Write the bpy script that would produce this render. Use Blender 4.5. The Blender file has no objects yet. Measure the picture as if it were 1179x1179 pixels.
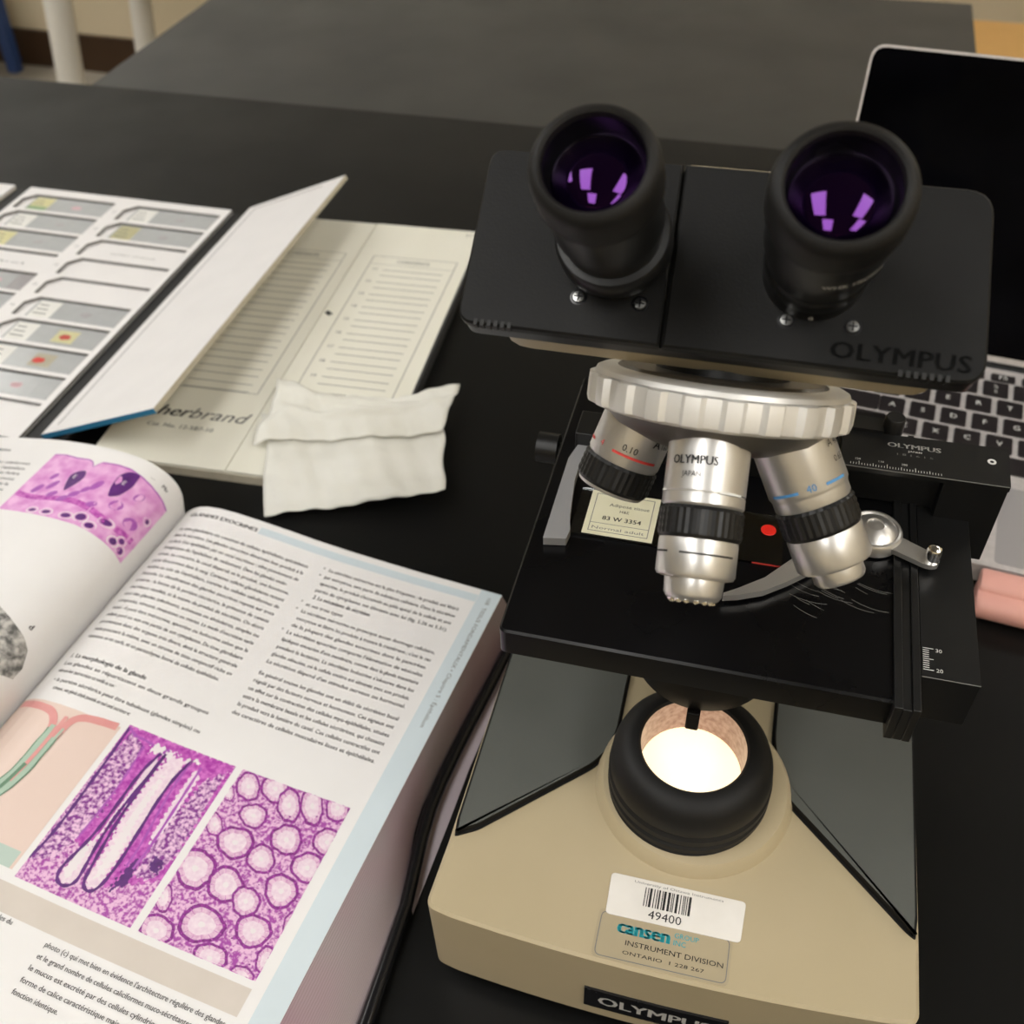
import bpy, bmesh, math, random
import numpy as np
from mathutils import Vector, Matrix
random.seed(7)
R = math.radians
MM = 0.001
C = bpy.context.scene.collection
scene = bpy.context.scene

# ------------------------------------------------------------------ materials
def mat(name, col, rough=0.5, metal=0.0, spec=0.5, noise=None, bump=None, emis=None, alpha=None, trans=0.0, coat=0.0, sub=None, aniso=0.0):
    m = bpy.data.materials.new(name); m.use_nodes = True
    nt = m.node_tree; b = nt.nodes['Principled BSDF']
    b.inputs['Base Color'].default_value = (*col, 1)
    b.inputs['Roughness'].default_value = rough
    b.inputs['Metallic'].default_value = metal
    b.inputs['Specular IOR Level'].default_value = spec
    b.inputs['Transmission Weight'].default_value = trans
    b.inputs['Coat Weight'].default_value = coat
    if emis:
        b.inputs['Emission Color'].default_value = (*emis[0], 1); b.inputs['Emission Strength'].default_value = emis[1]
    tc = nt.nodes.new('ShaderNodeTexCoord')
    if noise:   # (scale, second colour, detail, lo, hi)
        n = nt.nodes.new('ShaderNodeTexNoise'); n.inputs['Scale'].default_value = noise[0]; n.inputs['Detail'].default_value = noise[2]
        r = nt.nodes.new('ShaderNodeValToRGB')
        r.color_ramp.elements[0].position = noise[3]; r.color_ramp.elements[1].position = noise[4]
        r.color_ramp.elements[0].color = (*col, 1); r.color_ramp.elements[1].color = (*noise[1], 1)
        nt.links.new(tc.outputs['Object'], n.inputs['Vector']); nt.links.new(n.outputs['Fac'], r.inputs['Fac'])
        nt.links.new(r.outputs['Color'], b.inputs['Base Color'])
    if bump:    # (scale, strength, distance)
        n = nt.nodes.new('ShaderNodeTexNoise'); n.inputs['Scale'].default_value = bump[0]; n.inputs['Detail'].default_value = 4
        bp = nt.nodes.new('ShaderNodeBump'); bp.inputs['Strength'].default_value = bump[1]; bp.inputs['Distance'].default_value = bump[2]
        nt.links.new(tc.outputs['Object'], n.inputs['Vector']); nt.links.new(n.outputs['Fac'], bp.inputs['Height'])
        nt.links.new(bp.outputs['Normal'], b.inputs['Normal'])
    return m

def rough_noise(m, scale, lo, hi):
    nt = m.node_tree; b = nt.nodes['Principled BSDF']; tc = nt.nodes.new('ShaderNodeTexCoord')
    n = nt.nodes.new('ShaderNodeTexNoise'); n.inputs['Scale'].default_value = scale; n.inputs['Detail'].default_value = 5
    r = nt.nodes.new('ShaderNodeMapRange'); r.inputs['From Min'].default_value = .3; r.inputs['From Max'].default_value = .7
    r.inputs['To Min'].default_value = lo; r.inputs['To Max'].default_value = hi
    nt.links.new(tc.outputs['Object'], n.inputs['Vector']); nt.links.new(n.outputs['Fac'], r.inputs['Value']); nt.links.new(r.outputs['Result'], b.inputs['Roughness'])
    return m

def brushed(name, col, rough=.32, metal=1.0):
    m = mat(name, col, rough, metal)
    nt = m.node_tree; b = nt.nodes['Principled BSDF']; tc = nt.nodes.new('ShaderNodeTexCoord')
    n = nt.nodes.new('ShaderNodeTexNoise'); n.inputs['Scale'].default_value = 900; n.inputs['Detail'].default_value = 2
    bp = nt.nodes.new('ShaderNodeBump'); bp.inputs['Strength'].default_value = .06; bp.inputs['Distance'].default_value = .0004
    nt.links.new(tc.outputs['Object'], n.inputs['Vector']); nt.links.new(n.outputs['Fac'], bp.inputs['Height']); nt.links.new(bp.outputs['Normal'], b.inputs['Normal'])
    return m

M = {}
M['table'] = rough_noise(mat('black_resin', (.0035,.0035,.0033), .36, 0, .24, noise=(3.0,(.005,.005,.0048),6,.35,.7)), 9, .30, .42)
M['table_far'] = rough_noise(mat('black_resin_sheen', (.014,.0145,.0135), .36, 0, .9, noise=(3.0,(.017,.0175,.0165),6,.35,.7)), 9, .30, .42)  # paler base and stronger specular stand in for brighter reflections on the far table
M['wall'] = mat('cream_paint', (.70,.60,.42), .75, noise=(2.0,(.67,.57,.39),4,.3,.7))
M['wall_bounce'] = mat('white_bounce_band', (.78,.78,.74), .7, noise=(2.0,(.75,.75,.71),4,.3,.7))
M['ceiling'] = mat('ceiling_tile', (.25,.247,.238), .9, noise=(40,(.23,.227,.218),3,.4,.6))
M['floor'] = mat('floor_vinyl', (.40,.36,.29), .5, noise=(6,(.36,.32,.25),4,.35,.65))
M['baseboard'] = mat('brown_baseboard', (.040,.018,.006), .5, noise=(10,(.05,.023,.008),3,.3,.7))
M['white_paint'] = mat('white_tube_paint', (.80,.78,.72), .4, noise=(5,(.77,.75,.69),2,.3,.7))
M['blue_paint'] = mat('blue_paint', (.03,.07,.22), .45, noise=(5,(.035,.08,.24),2,.3,.7))
M['wood'] = mat('honey_wood', (.72,.42,.14), .45, noise=(6,(.65,.37,.12),6,.35,.65))
M['beige'] = mat('beige_enamel', (.44,.365,.235), .42, noise=(14,(.415,.345,.215),5,.35,.7))
M['cover_grey'] = mat('grey_green_cover', (.085,.089,.080), .55, noise=(30,(.076,.080,.071),5,.3,.7), bump=(900,.15,.0003))
M['black_plastic'] = mat('black_textured_plastic', (.009,.009,.0087), .5, 0, .2, noise=(60,(.007,.007,.0068),4,.3,.7), bump=(1400,.2,.0003))
M['black_satin'] = mat('black_satin', (.006,.006,.006), .38, 0, .4, noise=(40,(.008,.008,.008),4,.3,.7))
M['black_matte'] = mat('black_rubber', (.006,.0055,.005), .55, 0, .28, noise=(60,(.008,.0075,.007),4,.3,.7))
M['black_gloss'] = rough_noise(mat('black_gloss', (.004,.004,.005), .22), 30, .2, .32)
M['stage_black'] = rough_noise(mat('stage_black', (.002,.002,.0026), .32, 0, .3), 25, .24, .36)
M['logo_grey'] = mat('logo_dark', (.0045,.0045,.0045), .6, 0, .14, noise=(60,(.002,.002,.002),2,.3,.7))
M['aluminium'] = brushed('brushed_aluminium', (.72,.705,.68), .34, .85)
M['satin_metal'] = brushed('satin_metal', (.80,.785,.75), .45, .5)
M['dark_metal'] = brushed('dark_grey_plate', (.20,.19,.18), .45)
M['clip_grey'] = mat('grey_clip', (.42,.42,.43), .4, .35, noise=(30,(.38,.38,.39),3,.3,.7))
M['chrome'] = brushed('chrome', (.9,.9,.88), .12)
M['screw'] = brushed('screw_steel', (.35,.35,.34), .3)
M['condenser_black'] = mat('condenser_black', (.0025,.0018,.0015), .5, 0, .12, noise=(60,(.004,.003,.0025),3,.3,.7))
M['white_ink'] = mat('white_ink', (.75,.75,.72), .6, noise=(50,(.7,.7,.67),2,.3,.7))
M['black_ink'] = mat('black_ink', (.012,.012,.012), .6, noise=(50,(.016,.016,.016),2,.3,.7))
M['text_ink'] = mat('page_text_ink', (.045,.042,.045), .7, noise=(50,(.06,.055,.06),2,.3,.7))
M['grey_ink'] = mat('grey_ink', (.16,.16,.15), .7, noise=(50,(.19,.19,.18),2,.3,.7))
M['red_ink'] = mat('red_ink', (.62,.05,.04), .5, noise=(50,(.58,.05,.04),2,.3,.7))
M['blue_ink'] = mat('blue_ink', (.09,.30,.62), .5, noise=(50,(.10,.32,.62),2,.3,.7))
M['teal_ink'] = mat('teal_ink', (.02,.33,.38), .5, noise=(50,(.025,.36,.41),2,.3,.7))
M['white_sticker'] = mat('white_sticker', (.74,.71,.66), .55, noise=(60,(.68,.65,.60),4,.35,.7))
M['beige_sticker'] = mat('tan_sticker', (.40,.335,.22), .35, noise=(60,(.38,.32,.21),4,.35,.7))
M['cream_label'] = mat('cream_label', (.74,.71,.52), .6, noise=(90,(.69,.66,.47),4,.35,.7))
M['lens'] = mat('coated_lens', (.001,.0003,.003), .03, 0, .6, noise=(80,(.0015,.0004,.004),2,.3,.7))
_b = M['lens'].node_tree.nodes['Principled BSDF']; _b.inputs['Specular Tint'].default_value = (.50,.16,.85,1); _b.inputs['IOR'].default_value = 1.7
M['front_glass'] = mat('small_lens_glass', (.02,.02,.03), .04, 0, .9, noise=(80,(.03,.03,.04),2,.3,.7))
M['lamp'] = mat('lamp_lens', (.9,.85,.7), .4, emis=((1.0,.80,.50), 1.35), noise=(80,(.85,.8,.66),2,.3,.7))
M['lamp_wall'] = mat('lamp_housing_wall', (.26,.16,.14), .35, .5, noise=(420,(.42,.30,.27),6,.35,.65))
M['panel'] = mat('light_panel', (.9,.9,.9), .5, emis=((1.0,.985,.955), 7.9), noise=(20,(.88,.88,.88),2,.3,.7))
M['page'] = mat('page_paper', (.78,.765,.755), .55, noise=(30,(.75,.735,.725),4,.3,.7))
M['fore_edge'] = mat('page_edges', (.38,.31,.32), .7)
M['page_blue'] = mat('pale_blue_print', (.60,.68,.72), .55, noise=(30,(.57,.65,.69),3,.3,.7))
M['page_beige'] = mat('beige_print', (.62,.56,.50), .55, noise=(60,(.59,.53,.47),3,.3,.7))
M['book_cover'] = mat('black_cover', (.006,.006,.007), .18, noise=(30,(.008,.008,.009),3,.3,.7))
M['lilac'] = mat('lilac_paper', (.46,.40,.44), .5, noise=(20,(.42,.36,.40),3,.3,.7))
M['card_white'] = mat('white_card', (.80,.78,.77), .6, noise=(40,(.77,.75,.74),4,.3,.7))
M['card_cut'] = mat('cut_card_edge', (.16,.155,.15), .8, noise=(300,(.22,.21,.20),4,.3,.7))
M['card_cream'] = mat('cream_card', (.76,.74,.645), .55, noise=(25,(.73,.71,.61),4,.3,.7))
M['card_edge'] = mat('cream_card_edge', (.52,.47,.36), .7, noise=(200,(.44,.40,.30),3,.3,.7))
M['binding'] = mat('black_binding', (.010,.010,.010), .55, bump=(600,.3,.0004), noise=(60,(.014,.014,.014),3,.3,.7))
M['grey_binding'] = mat('charcoal_binding', (.030,.030,.030), .5, bump=(600,.3,.0004), noise=(60,(.035,.035,.035),3,.3,.7))
M['blue_card'] = mat('blue_card_cover', (.03,.20,.36), .45, noise=(40,(.035,.22,.40),3,.3,.7))
M['tissue'] = mat('lens_tissue', (.86,.85,.79), .8, bump=(160,.3,.0016), noise=(20,(.77,.75,.67),3,.3,.7))
_nt = M['tissue'].node_tree; _o = _nt.nodes['Material Output']; _t = _nt.nodes.new('ShaderNodeBsdfTransparent'); _m = _nt.nodes.new('ShaderNodeMixShader'); _m.inputs[0].default_value = .78
_nt.links.new(_t.outputs[0], _m.inputs[1]); _nt.links.new(_nt.nodes['Principled BSDF'].outputs[0], _m.inputs[2]); _nt.links.new(_m.outputs[0], _o.inputs['Surface'])
M['glass'] = mat('slide_glass', (.92,.95,.94), .02, 0, .5, trans=1.0, noise=(30,(.90,.94,.93),2,.3,.7))
M['frost'] = mat('slide_glass_tint', (.42,.43,.43), .18, 0, .5, noise=(60,(.47,.48,.48),3,.3,.7))
M['sl_white'] = mat('slide_label_white', (.78,.77,.73), .6, noise=(90,(.72,.71,.67),3,.3,.7))
M['sl_yellow'] = mat('slide_label_yellow', (.66,.62,.34), .6, noise=(90,(.60,.57,.30),3,.3,.7))
M['sl_green'] = mat('slide_label_green', (.26,.38,.20), .6, noise=(90,(.24,.36,.19),3,.3,.7))
M['sl_olive'] = mat('slide_label_olive', (.50,.47,.28), .6, noise=(90,(.46,.43,.25),3,.3,.7))
M['spec_red'] = mat('specimen_red', (.55,.06,.05), .4, noise=(300,(.42,.05,.04),3,.3,.7))
M['spec_tan'] = mat('specimen_tan', (.42,.38,.28), .4, noise=(300,(.37,.34,.25),3,.3,.7))
M['spec_pink'] = mat('specimen_pink', (.55,.36,.38), .4, noise=(300,(.48,.30,.33),3,.3,.7))
M['spec_grey'] = mat('specimen_grey', (.30,.29,.29), .4, noise=(300,(.36,.34,.34),3,.3,.7))
M['spec_yellow'] = mat('specimen_yellow', (.60,.56,.30), .4, noise=(300,(.52,.50,.28),3,.3,.7))
M['hot_red'] = mat('stain_painted_glow', (.85,.025,.015), .35, noise=(300,(.75,.02,.012),3,.3,.7))  # saturated red stands in for lamp light coming up through the stain
M['laptop'] = mat('laptop_metal', (.66,.62,.605), .4, .35, noise=(200,(.58,.545,.53),2,.3,.7))
M['trackpad'] = mat('trackpad_glass', (.42,.40,.40), .3, .3, noise=(30,(.40,.38,.38),2,.3,.7))
M['key'] = mat('keycap', (.014,.011,.012), .5, noise=(200,(.018,.014,.015),2,.3,.7))
M['screen'] = mat('dark_screen', (.001,.001,.0015), .06, 0, .02, noise=(20,(.003,.003,.004),2,.3,.7))
M['pink'] = mat('pink_gloss', (.80,.42,.36), .3, noise=(15,(.76,.39,.33),3,.3,.7), coat=.3)
M['grey_top'] = mat('grey_flap', (.40,.38,.38), .45, noise=(30,(.37,.35,.35),2,.3,.7))
# printed micrographs
M['hist_pink'] = mat('print_pink', (.62,.22,.55), .5, noise=(140,(.80,.46,.72),6,.35,.68))
M['hist_dark'] = mat('print_dark_violet', (.075,.012,.13), .5, noise=(200,(.12,.02,.19),3,.3,.7))
M['hist_mid'] = mat('print_violet', (.34,.07,.40), .5, noise=(200,(.42,.11,.46),3,.3,.7))
M['hist_pale'] = mat('print_pale_pink', (.72,.55,.66), .5, noise=(500,(.80,.68,.74),5,.35,.65))
M['hist_speck'] = mat('print_speckled', (.20,.02,.24), .5, noise=(520,(.76,.50,.68),3,.40,.60))
M['hist_magenta'] = mat('print_magenta', (.36,.025,.33), .5, noise=(420,(.62,.16,.54),4,.36,.64))
M['hist_ground'] = mat('print_ground', (.36,.06,.35), .5, noise=(650,(.74,.46,.65),3,.40,.56))
M['hist_ring'] = mat('print_ring', (.16,.008,.16), .5, noise=(700,(.30,.03,.30),3,.35,.65))
M['hist_cell'] = mat('print_cells', (.73,.50,.64), .5, noise=(600,(.60,.34,.52),3,.42,.66))
M['hist_white'] = mat('print_white', (.78,.72,.74), .5, noise=(60,(.75,.69,.71),2,.3,.7))
M['draw_pink'] = mat('print_salmon', (.72,.57,.50), .5, noise=(30,(.70,.55,.48),3,.3,.7))
M['draw_rose'] = mat('print_rose', (.66,.27,.26), .5, noise=(90,(.70,.33,.31),3,.3,.7))
M['draw_green'] = mat('print_green', (.33,.46,.36), .5, noise=(90,(.38,.50,.40),3,.3,.7))
M['draw_dkgreen'] = mat('print_dark_green', (.10,.20,.12), .5, noise=(90,(.12,.23,.14),3,.3,.7))
M['draw_mint'] = mat('print_mint', (.46,.56,.50), .5, noise=(60,(.44,.54,.48),2,.3,.7))
M['sem_grey'] = mat('print_grey', (.10,.10,.095), .5, noise=(260,(.55,.53,.50),6,.36,.66))

def edge_lines(m, axis, scale, dark):
    nt = m.node_tree; b = nt.nodes['Principled BSDF']; tc = nt.nodes.new('ShaderNodeTexCoord')
    w = nt.nodes.new('ShaderNodeTexWave'); w.bands_direction = axis; w.inputs['Scale'].default_value = scale
    w.inputs['Distortion'].default_value = 1.5; w.inputs['Detail'].default_value = 3; w.inputs['Detail Scale'].default_value = .4
    n = nt.nodes.new('ShaderNodeTexNoise'); n.inputs['Scale'].default_value = 14
    mx = nt.nodes.new('ShaderNodeMix'); mx.data_type = 'RGBA'
    mx.inputs['A'].default_value = b.inputs['Base Color'].default_value; mx.inputs['B'].default_value = (*dark, 1)
    m2 = nt.nodes.new('ShaderNodeMix'); m2.data_type = 'RGBA'; m2.inputs['B'].default_value = (.34,.18,.23,1)
    rp = nt.nodes.new('ShaderNodeMapRange'); rp.inputs['From Min'].default_value = .5; rp.inputs['From Max'].default_value = .72; rp.inputs['To Max'].default_value = .6
    nt.links.new(tc.outputs['Object'], w.inputs['Vector']); nt.links.new(w.outputs['Fac'], mx.inputs['Factor'])
    nt.links.new(tc.outputs['Object'], n.inputs['Vector']); nt.links.new(n.outputs['Fac'], rp.inputs['Value'])
    nt.links.new(mx.outputs['Result'], m2.inputs['A']); nt.links.new(rp.outputs['Result'], m2.inputs['Factor'])
    nt.links.new(m2.outputs['Result'], b.inputs['Base Color'])
edge_lines(M['fore_edge'], 'Z', 520, (.28,.23,.24))

# ------------------------------------------------------------------ mesh building (millimetres in, metres out)
ID = lambda p: p
class MB:
    def __init__(s): s.v = []; s.f = []; s.m = []; s.slots = []
    def slot(s, mt):
        if mt not in s.slots: s.slots.append(mt)
        return s.slots.index(mt)
    def add(s, vs, fs, mt, fn=None):
        o = len(s.v); k = s.slot(mt)
        s.v += [tuple(fn(Vector(p))) if fn else tuple(p) for p in vs]
        s.f += [tuple(i+o for i in f) for f in fs]; s.m += [k]*len(fs); return s
    def box(s, x0, x1, y0, y1, z0, z1, mt, fn=None):
        vs = [(x0,y0,z0),(x1,y0,z0),(x1,y1,z0),(x0,y1,z0),(x0,y0,z1),(x1,y0,z1),(x1,y1,z1),(x0,y1,z1)]
        return s.add(vs, [(0,3,2,1),(4,5,6,7),(0,1,5,4),(1,2,6,5),(2,3,7,6),(3,0,4,7)], mt, fn)
    def prism(s, pts, z0, z1, mt, fn=None, top_inset=0.0, side=None, holes=None):
        n = len(pts); pts = list(pts)
        if sum(pts[i][0]*pts[(i+1)%n][1]-pts[(i+1)%n][0]*pts[i][1] for i in range(n)) < 0: pts = pts[::-1]
        tp = inset(pts, top_inset) if top_inset else pts
        vs = [(x,y,z0) for x,y in pts]+[(x,y,z1) for x,y in tp]
        s.add(vs, [tuple(range(n-1,-1,-1)), tuple(range(n,2*n))], mt, fn)
        s.add(vs, [(i,(i+1)%n,n+(i+1)%n,n+i) for i in range(n)], side or mt, fn); return s
    def lathe(s, prof, mt, fr=ID, n=48, mats=None, lobes=None):
        vs = []; fs = []; k = len(prof)
        for i in range(n):
            a = 2*math.pi*i/n
            for j,(r,z) in enumerate(prof):
                rr = r*(lobes(a,j) if lobes else 1)
                vs.append((rr*math.cos(a), rr*math.sin(a), z))
        for j in range(k-1):
            ff = [(i*k+j, ((i+1)%n)*k+j, ((i+1)%n)*k+j+1, i*k+j+1) for i in range(n)]
            s.add(vs, ff, mats[j] if mats else mt, fr) if j == 0 else s._reuse(ff, mats[j] if mats else mt)
        return s
    def _reuse(s, ff, mt):
        o = s._last; k = s.slot(mt); s.f += [tuple(i+o for i in f) for f in ff]; s.m += [k]*len(ff)
    def tube(s, path, rad, mt, n=10, fn=None):
        P = [Vector(p) for p in path]; vs = []; fs = []
        for i,p in enumerate(P):
            t = (P[min(i+1,len(P)-1)]-P[max(i-1,0)]).normalized()
            a = t.orthogonal().normalized() if abs(t.z) > .95 else t.cross(Vector((0,0,1))).normalized()
            b = t.cross(a); r = rad[i] if isinstance(rad,(list,tuple)) else rad
            vs += [p+r*(a*math.cos(2*math.pi*k/n)+b*math.sin(2*math.pi*k/n)) for k in range(n)]
        for i in range(len(P)-1): fs += [(i*n+k,i*n+(k+1)%n,(i+1)*n+(k+1)%n,(i+1)*n+k) for k in range(n)]
        fs += [tuple(range(n-1,-1,-1)), tuple(range((len(P)-1)*n, len(P)*n))]
        return s.add(vs, fs, mt, fn)
    def grid(s, us, vs_, fn, mt):
        nu, nv = len(us), len(vs_)
        return s.add([fn(u,v) for u in us for v in vs_], [(i*nv+j,(i+1)*nv+j,(i+1)*nv+j+1,i*nv+j+1) for i in range(nu-1) for j in range(nv-1)], mt)
    def text(s, txt, mt, fn, w=None, h=None, align='L', shear=0.0, bold=0.0, spacing=1.0):
        vs, fs = text2d(txt, 0.0, shear, spacing)
        if not vs: return s
        if bold:
            n0 = len(vs); vs = [(x+d,y) for d in (-bold,0,bold) for x,y in vs]; fs = [tuple(i+k*n0 for i in f) for k in range(3) for f in fs]
        x0 = min(p[0] for p in vs); x1 = max(p[0] for p in vs); hh = text_cap()
        sx = sy = None
        if h: sy = h/hh
        if w: sx = w/max(x1-x0,1e-6)
        if sx is None: sx = sy
        if sy is None: sy = sx
        off = {'L':0,'C':-.5,'R':-1}[align]*(x1-x0)
        return s.add([fn(((p[0]-x0+off)*sx, p[1]*sy)) for p in vs], fs, mt)
    def build(s, name, parent=None, smooth=35, bevel=None, loc=None, rotz=None, weld=False):
        me = bpy.data.meshes.new(name)
        me.from_pydata([(x*MM,y*MM,z*MM) for x,y,z in s.v], [], s.f)
        for mt in s.slots: me.materials.append(M[mt])
        me.polygons.foreach_set('material_index', s.m)
        bm = bmesh.new(); bm.from_mesh(me)
        if weld: bmesh.ops.remove_doubles(bm, verts=bm.verts, dist=1e-6)
        bmesh.ops.recalc_face_normals(bm, faces=bm.faces) if weld != 'keep' else None
        bm.to_mesh(me); bm.free()
        if smooth:
            me.polygons.foreach_set('use_smooth', [True]*len(me.polygons)); me.set_sharp_from_angle(angle=R(smooth))
        o = bpy.data.objects.new(name, me); C.objects.link(o)
        if parent: o.parent = parent
        if loc: o.location = [c*MM for c in loc]
        if rotz is not None: o.rotation_euler.z = rotz
        if bevel:
            b = o.modifiers.new('Bevel','BEVEL'); b.width = bevel*MM; b.segments = 2; b.limit_method = 'ANGLE'; b.angle_limit = R(40)
        return o
_add = MB.add
def _add2(s, vs, fs, mt, fn=None):
    s._last = len(s.v); return _add(s, vs, fs, mt, fn)
MB.add = _add2
def _reuse(s, ff, mt):
    k = s.slot(mt); s.f += [tuple(i+s._base for i in f) for f in ff]; s.m += [k]*len(ff)
def lathe(s, prof, mt, fr=ID, n=48, mats=None, lobes=None):
    k = len(prof); s._base = len(s.v); vs = []
    for i in range(n):
        a = 2*math.pi*i/n
        for j,(r,z) in enumerate(prof):
            rr = r*(lobes(a,j) if lobes else 1); vs.append((rr*math.cos(a), rr*math.sin(a), z))
    s.v += [tuple(fr(Vector(p))) for p in vs]
    for j in range(k-1):
        s._reuse([(i*k+j, ((i+1)%n)*k+j, ((i+1)%n)*k+j+1, i*k+j+1) for i in range(n)], mats[j] if mats else mt)
    return s
MB._reuse = _reuse; MB.lathe = lathe

def inset(pts, d):
    n = len(pts); out = []
    for i in range(n):
        p0, p1, p2 = Vector(pts[i-1]), Vector(pts[i]), Vector(pts[(i+1)%n])
        a = (p1-p0).normalized(); b = (p2-p1).normalized()
        na = Vector((-a.y,a.x)); nb = Vector((-b.y,b.x)); m = na+nb
        m = m/max(m.length_squared,.9)*2
        out.append((p1.x+m.x*d, p1.y+m.y*d))
    return out
def rounded(pts, r, n=5):
    out = []; N = len(pts)
    for i in range(N):
        rr = r[i] if isinstance(r,(list,tuple)) else r
        p0, p1, p2 = Vector(pts[i-1]), Vector(pts[i]), Vector(pts[(i+1)%N])
        if rr <= 0: out.append(tuple(p1)); continue
        a = p1+(p0-p1).normalized()*rr; b = p1+(p2-p1).normalized()*rr
        for k in range(n+1):
            t = k/n; out.append(tuple(a*(1-t)**2+p1*2*t*(1-t)+b*t*t))
    return out
_tc = {}
def text2d(txt, bold=0.0, shear=0.0, spacing=1.0):
    key = (txt,bold,shear,spacing)
    if key in _tc: return _tc[key]
    cu = bpy.data.curves.new('lettering','FONT'); cu.body = txt; cu.size = 1; cu.resolution_u = 2; cu.offset = bold; cu.shear = shear; cu.space_character = spacing
    ob = bpy.data.objects.new('lettering', cu); C.objects.link(ob)
    dg = bpy.context.evaluated_depsgraph_get(); me = bpy.data.meshes.new_from_object(ob.evaluated_get(dg))
    vs = [(v.co.x, v.co.y) for v in me.vertices]; fs = [tuple(p.vertices) for p in me.polygons]
    bpy.data.objects.remove(ob); bpy.data.curves.remove(cu); bpy.data.meshes.remove(me)
    _tc[key] = (vs, fs); return vs, fs
def text_cap(bold=0.0):
    vs,_ = text2d('H', bold); return max(p[1] for p in vs)
def frame(o, x, y):   # maps local (x,y,z) onto a frame in space
    o = Vector(o); x = Vector(x).normalized(); y = Vector(y); y = (y-x*y.dot(x)).normalized(); z = x.cross(y)
    return lambda p: o+x*p[0]+y*p[1]+z*(p[2] if len(p) > 2 else 0)

def empty(name, loc, rotz=0):
    o = bpy.data.objects.new(name, None); C.objects.link(o); o.empty_display_size = .02
    o.location = [c*MM for c in loc]; o.rotation_euler.z = rotz; return o
def tag(o, label=None, cat=None, group=None, kind=None):
    if label: o['label'] = label
    if cat: o['category'] = cat
    if group: o['group'] = group
    if kind: o['kind'] = kind
    return o

# ------------------------------------------------------------------ camera
cam = bpy.data.cameras.new('camera'); camo = bpy.data.objects.new('camera', cam); C.objects.link(camo)
F_PX, PITCH, ROLL, H = 1190.0, .775, -.0421, 446.0
cam.sensor_fit = 'HORIZONTAL'; cam.sensor_width = 36; cam.lens = 36*F_PX/1179
fw = Vector((0, math.cos(PITCH), -math.sin(PITCH))); r0 = Vector((1,0,0)); u0 = Vector((0, math.sin(PITCH), math.cos(PITCH)))
rr_ = r0*math.cos(ROLL)+u0*math.sin(ROLL); uu_ = u0*math.cos(ROLL)-r0*math.sin(ROLL)
mw = Matrix((rr_, uu_, -fw)).transposed().to_4x4(); mw.translation = (0,0,H*MM); camo.matrix_world = mw
cam.clip_start = .02; cam.clip_end = 40
cam.dof.use_dof = True; cam.dof.focus_distance = .36; cam.dof.aperture_fstop = 16
scene.camera = camo

# ------------------------------------------------------------------ room (yaw follows the far wall)
WY = R(-19.5)
RO = (-1500, 3660, -900)          # a point where far wall meets floor
def room(name, mb, **k):
    o = mb.build(name, smooth=0, loc=RO, rotz=WY); o['kind'] = 'structure'; return o
X0, X1, Y0, ZC = -2600, 4600, -6200, 2800
room('floor', MB().box(X0-60,X1+60,Y0-60,60,-60,0,'floor'))
room('ceiling', MB().box(X0-60,X1+60,Y0-60,60,ZC,ZC+60,'ceiling'))
room('wall_back', MB().box(X0-60,X1+60,0,60,0,1150,'wall').box(X0-60,X1+60,0,60,1150,ZC,'wall_bounce'))  # unseen white upper band added so the tables reflect a neutral grey
room('wall_front', MB().box(X0-60,X1+60,Y0-60,Y0,0,ZC,'wall'))
room('wall_left', MB().box(X0-60,X0,Y0,0,0,ZC,'wall'))
room('wall_right', MB().box(X1,X1+60,Y0,0,0,ZC,'wall'))
room('baseboard_back', MB().box(X0,X1,-14,0,0,118,'baseboard'))
LIGHTS = [(-850,-250,'left of the camera, nearest the book'),(-950,-1750,'left side behind the camera'),(950,-650,'right of the camera'),(950,-2000,'right side behind the camera'),(2100,-150,'far right, beyond the laptop'),
          (-2250,2850,'added far left to light the back wall'),(2500,2150,'added far right to light the back wall'),  # unseen panels added to light the back wall
          (-1750,750,'added far left to brighten the slide folders'),(-2300,1850,'added on the left to brighten the back wall'),(2750,1250,'added on the right to brighten the back wall')]  # unseen panels added to brighten the folders, far table and wall
for px, py, where in LIGHTS:
    t = empty('ceiling_light', (px, py, -900+ZC), WY)
    tag(t, 'rectangular fluorescent ceiling panel, '+where, 'ceiling light', 'ceiling light panels')
    MB().box(-320,320,-620,620,-30,-2,'white_paint').build('frame', t, smooth=0)
    MB().box(-290,290,-590,590,-34,-31,'panel').build('diffuser', t, smooth=0)

# ------------------------------------------------------------------ lab tables
TY = R(-17.5); TO = (-442.3, 1153.1, 0)
def table(name, outline, legs, label, surface):
    t = empty(name, (TO[0],TO[1],-900), TY); tag(t, label, 'table')
    MB().prism(outline, 868, 900, surface).build('table_top', t, bevel=.6)
    MB().prism(inset(outline, 60), 790, 867.5, 'black_satin').build('apron', t)
    for x,y in legs: MB().box(x-25,x+25,y-25,y+25,0,867,'black_satin').build('leg', t, bevel=2)
    return t
table('lab_table', [(-900,-1500),(1400,-1500),(1400,0),(-900,0)], [(-800,-1400),(1300,-1400),(1300,-100),(-800,-100)], 'wide black lab table carrying the microscope, book and laptop', 'table')
table('lab_table', [(0,.15),(928,.15),(928,432),(0,432)], [(100,100),(830,100),(830,340),(100,340)], 'empty black lab table behind the laptop, its back edge below the cream wall', 'table_far')

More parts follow.
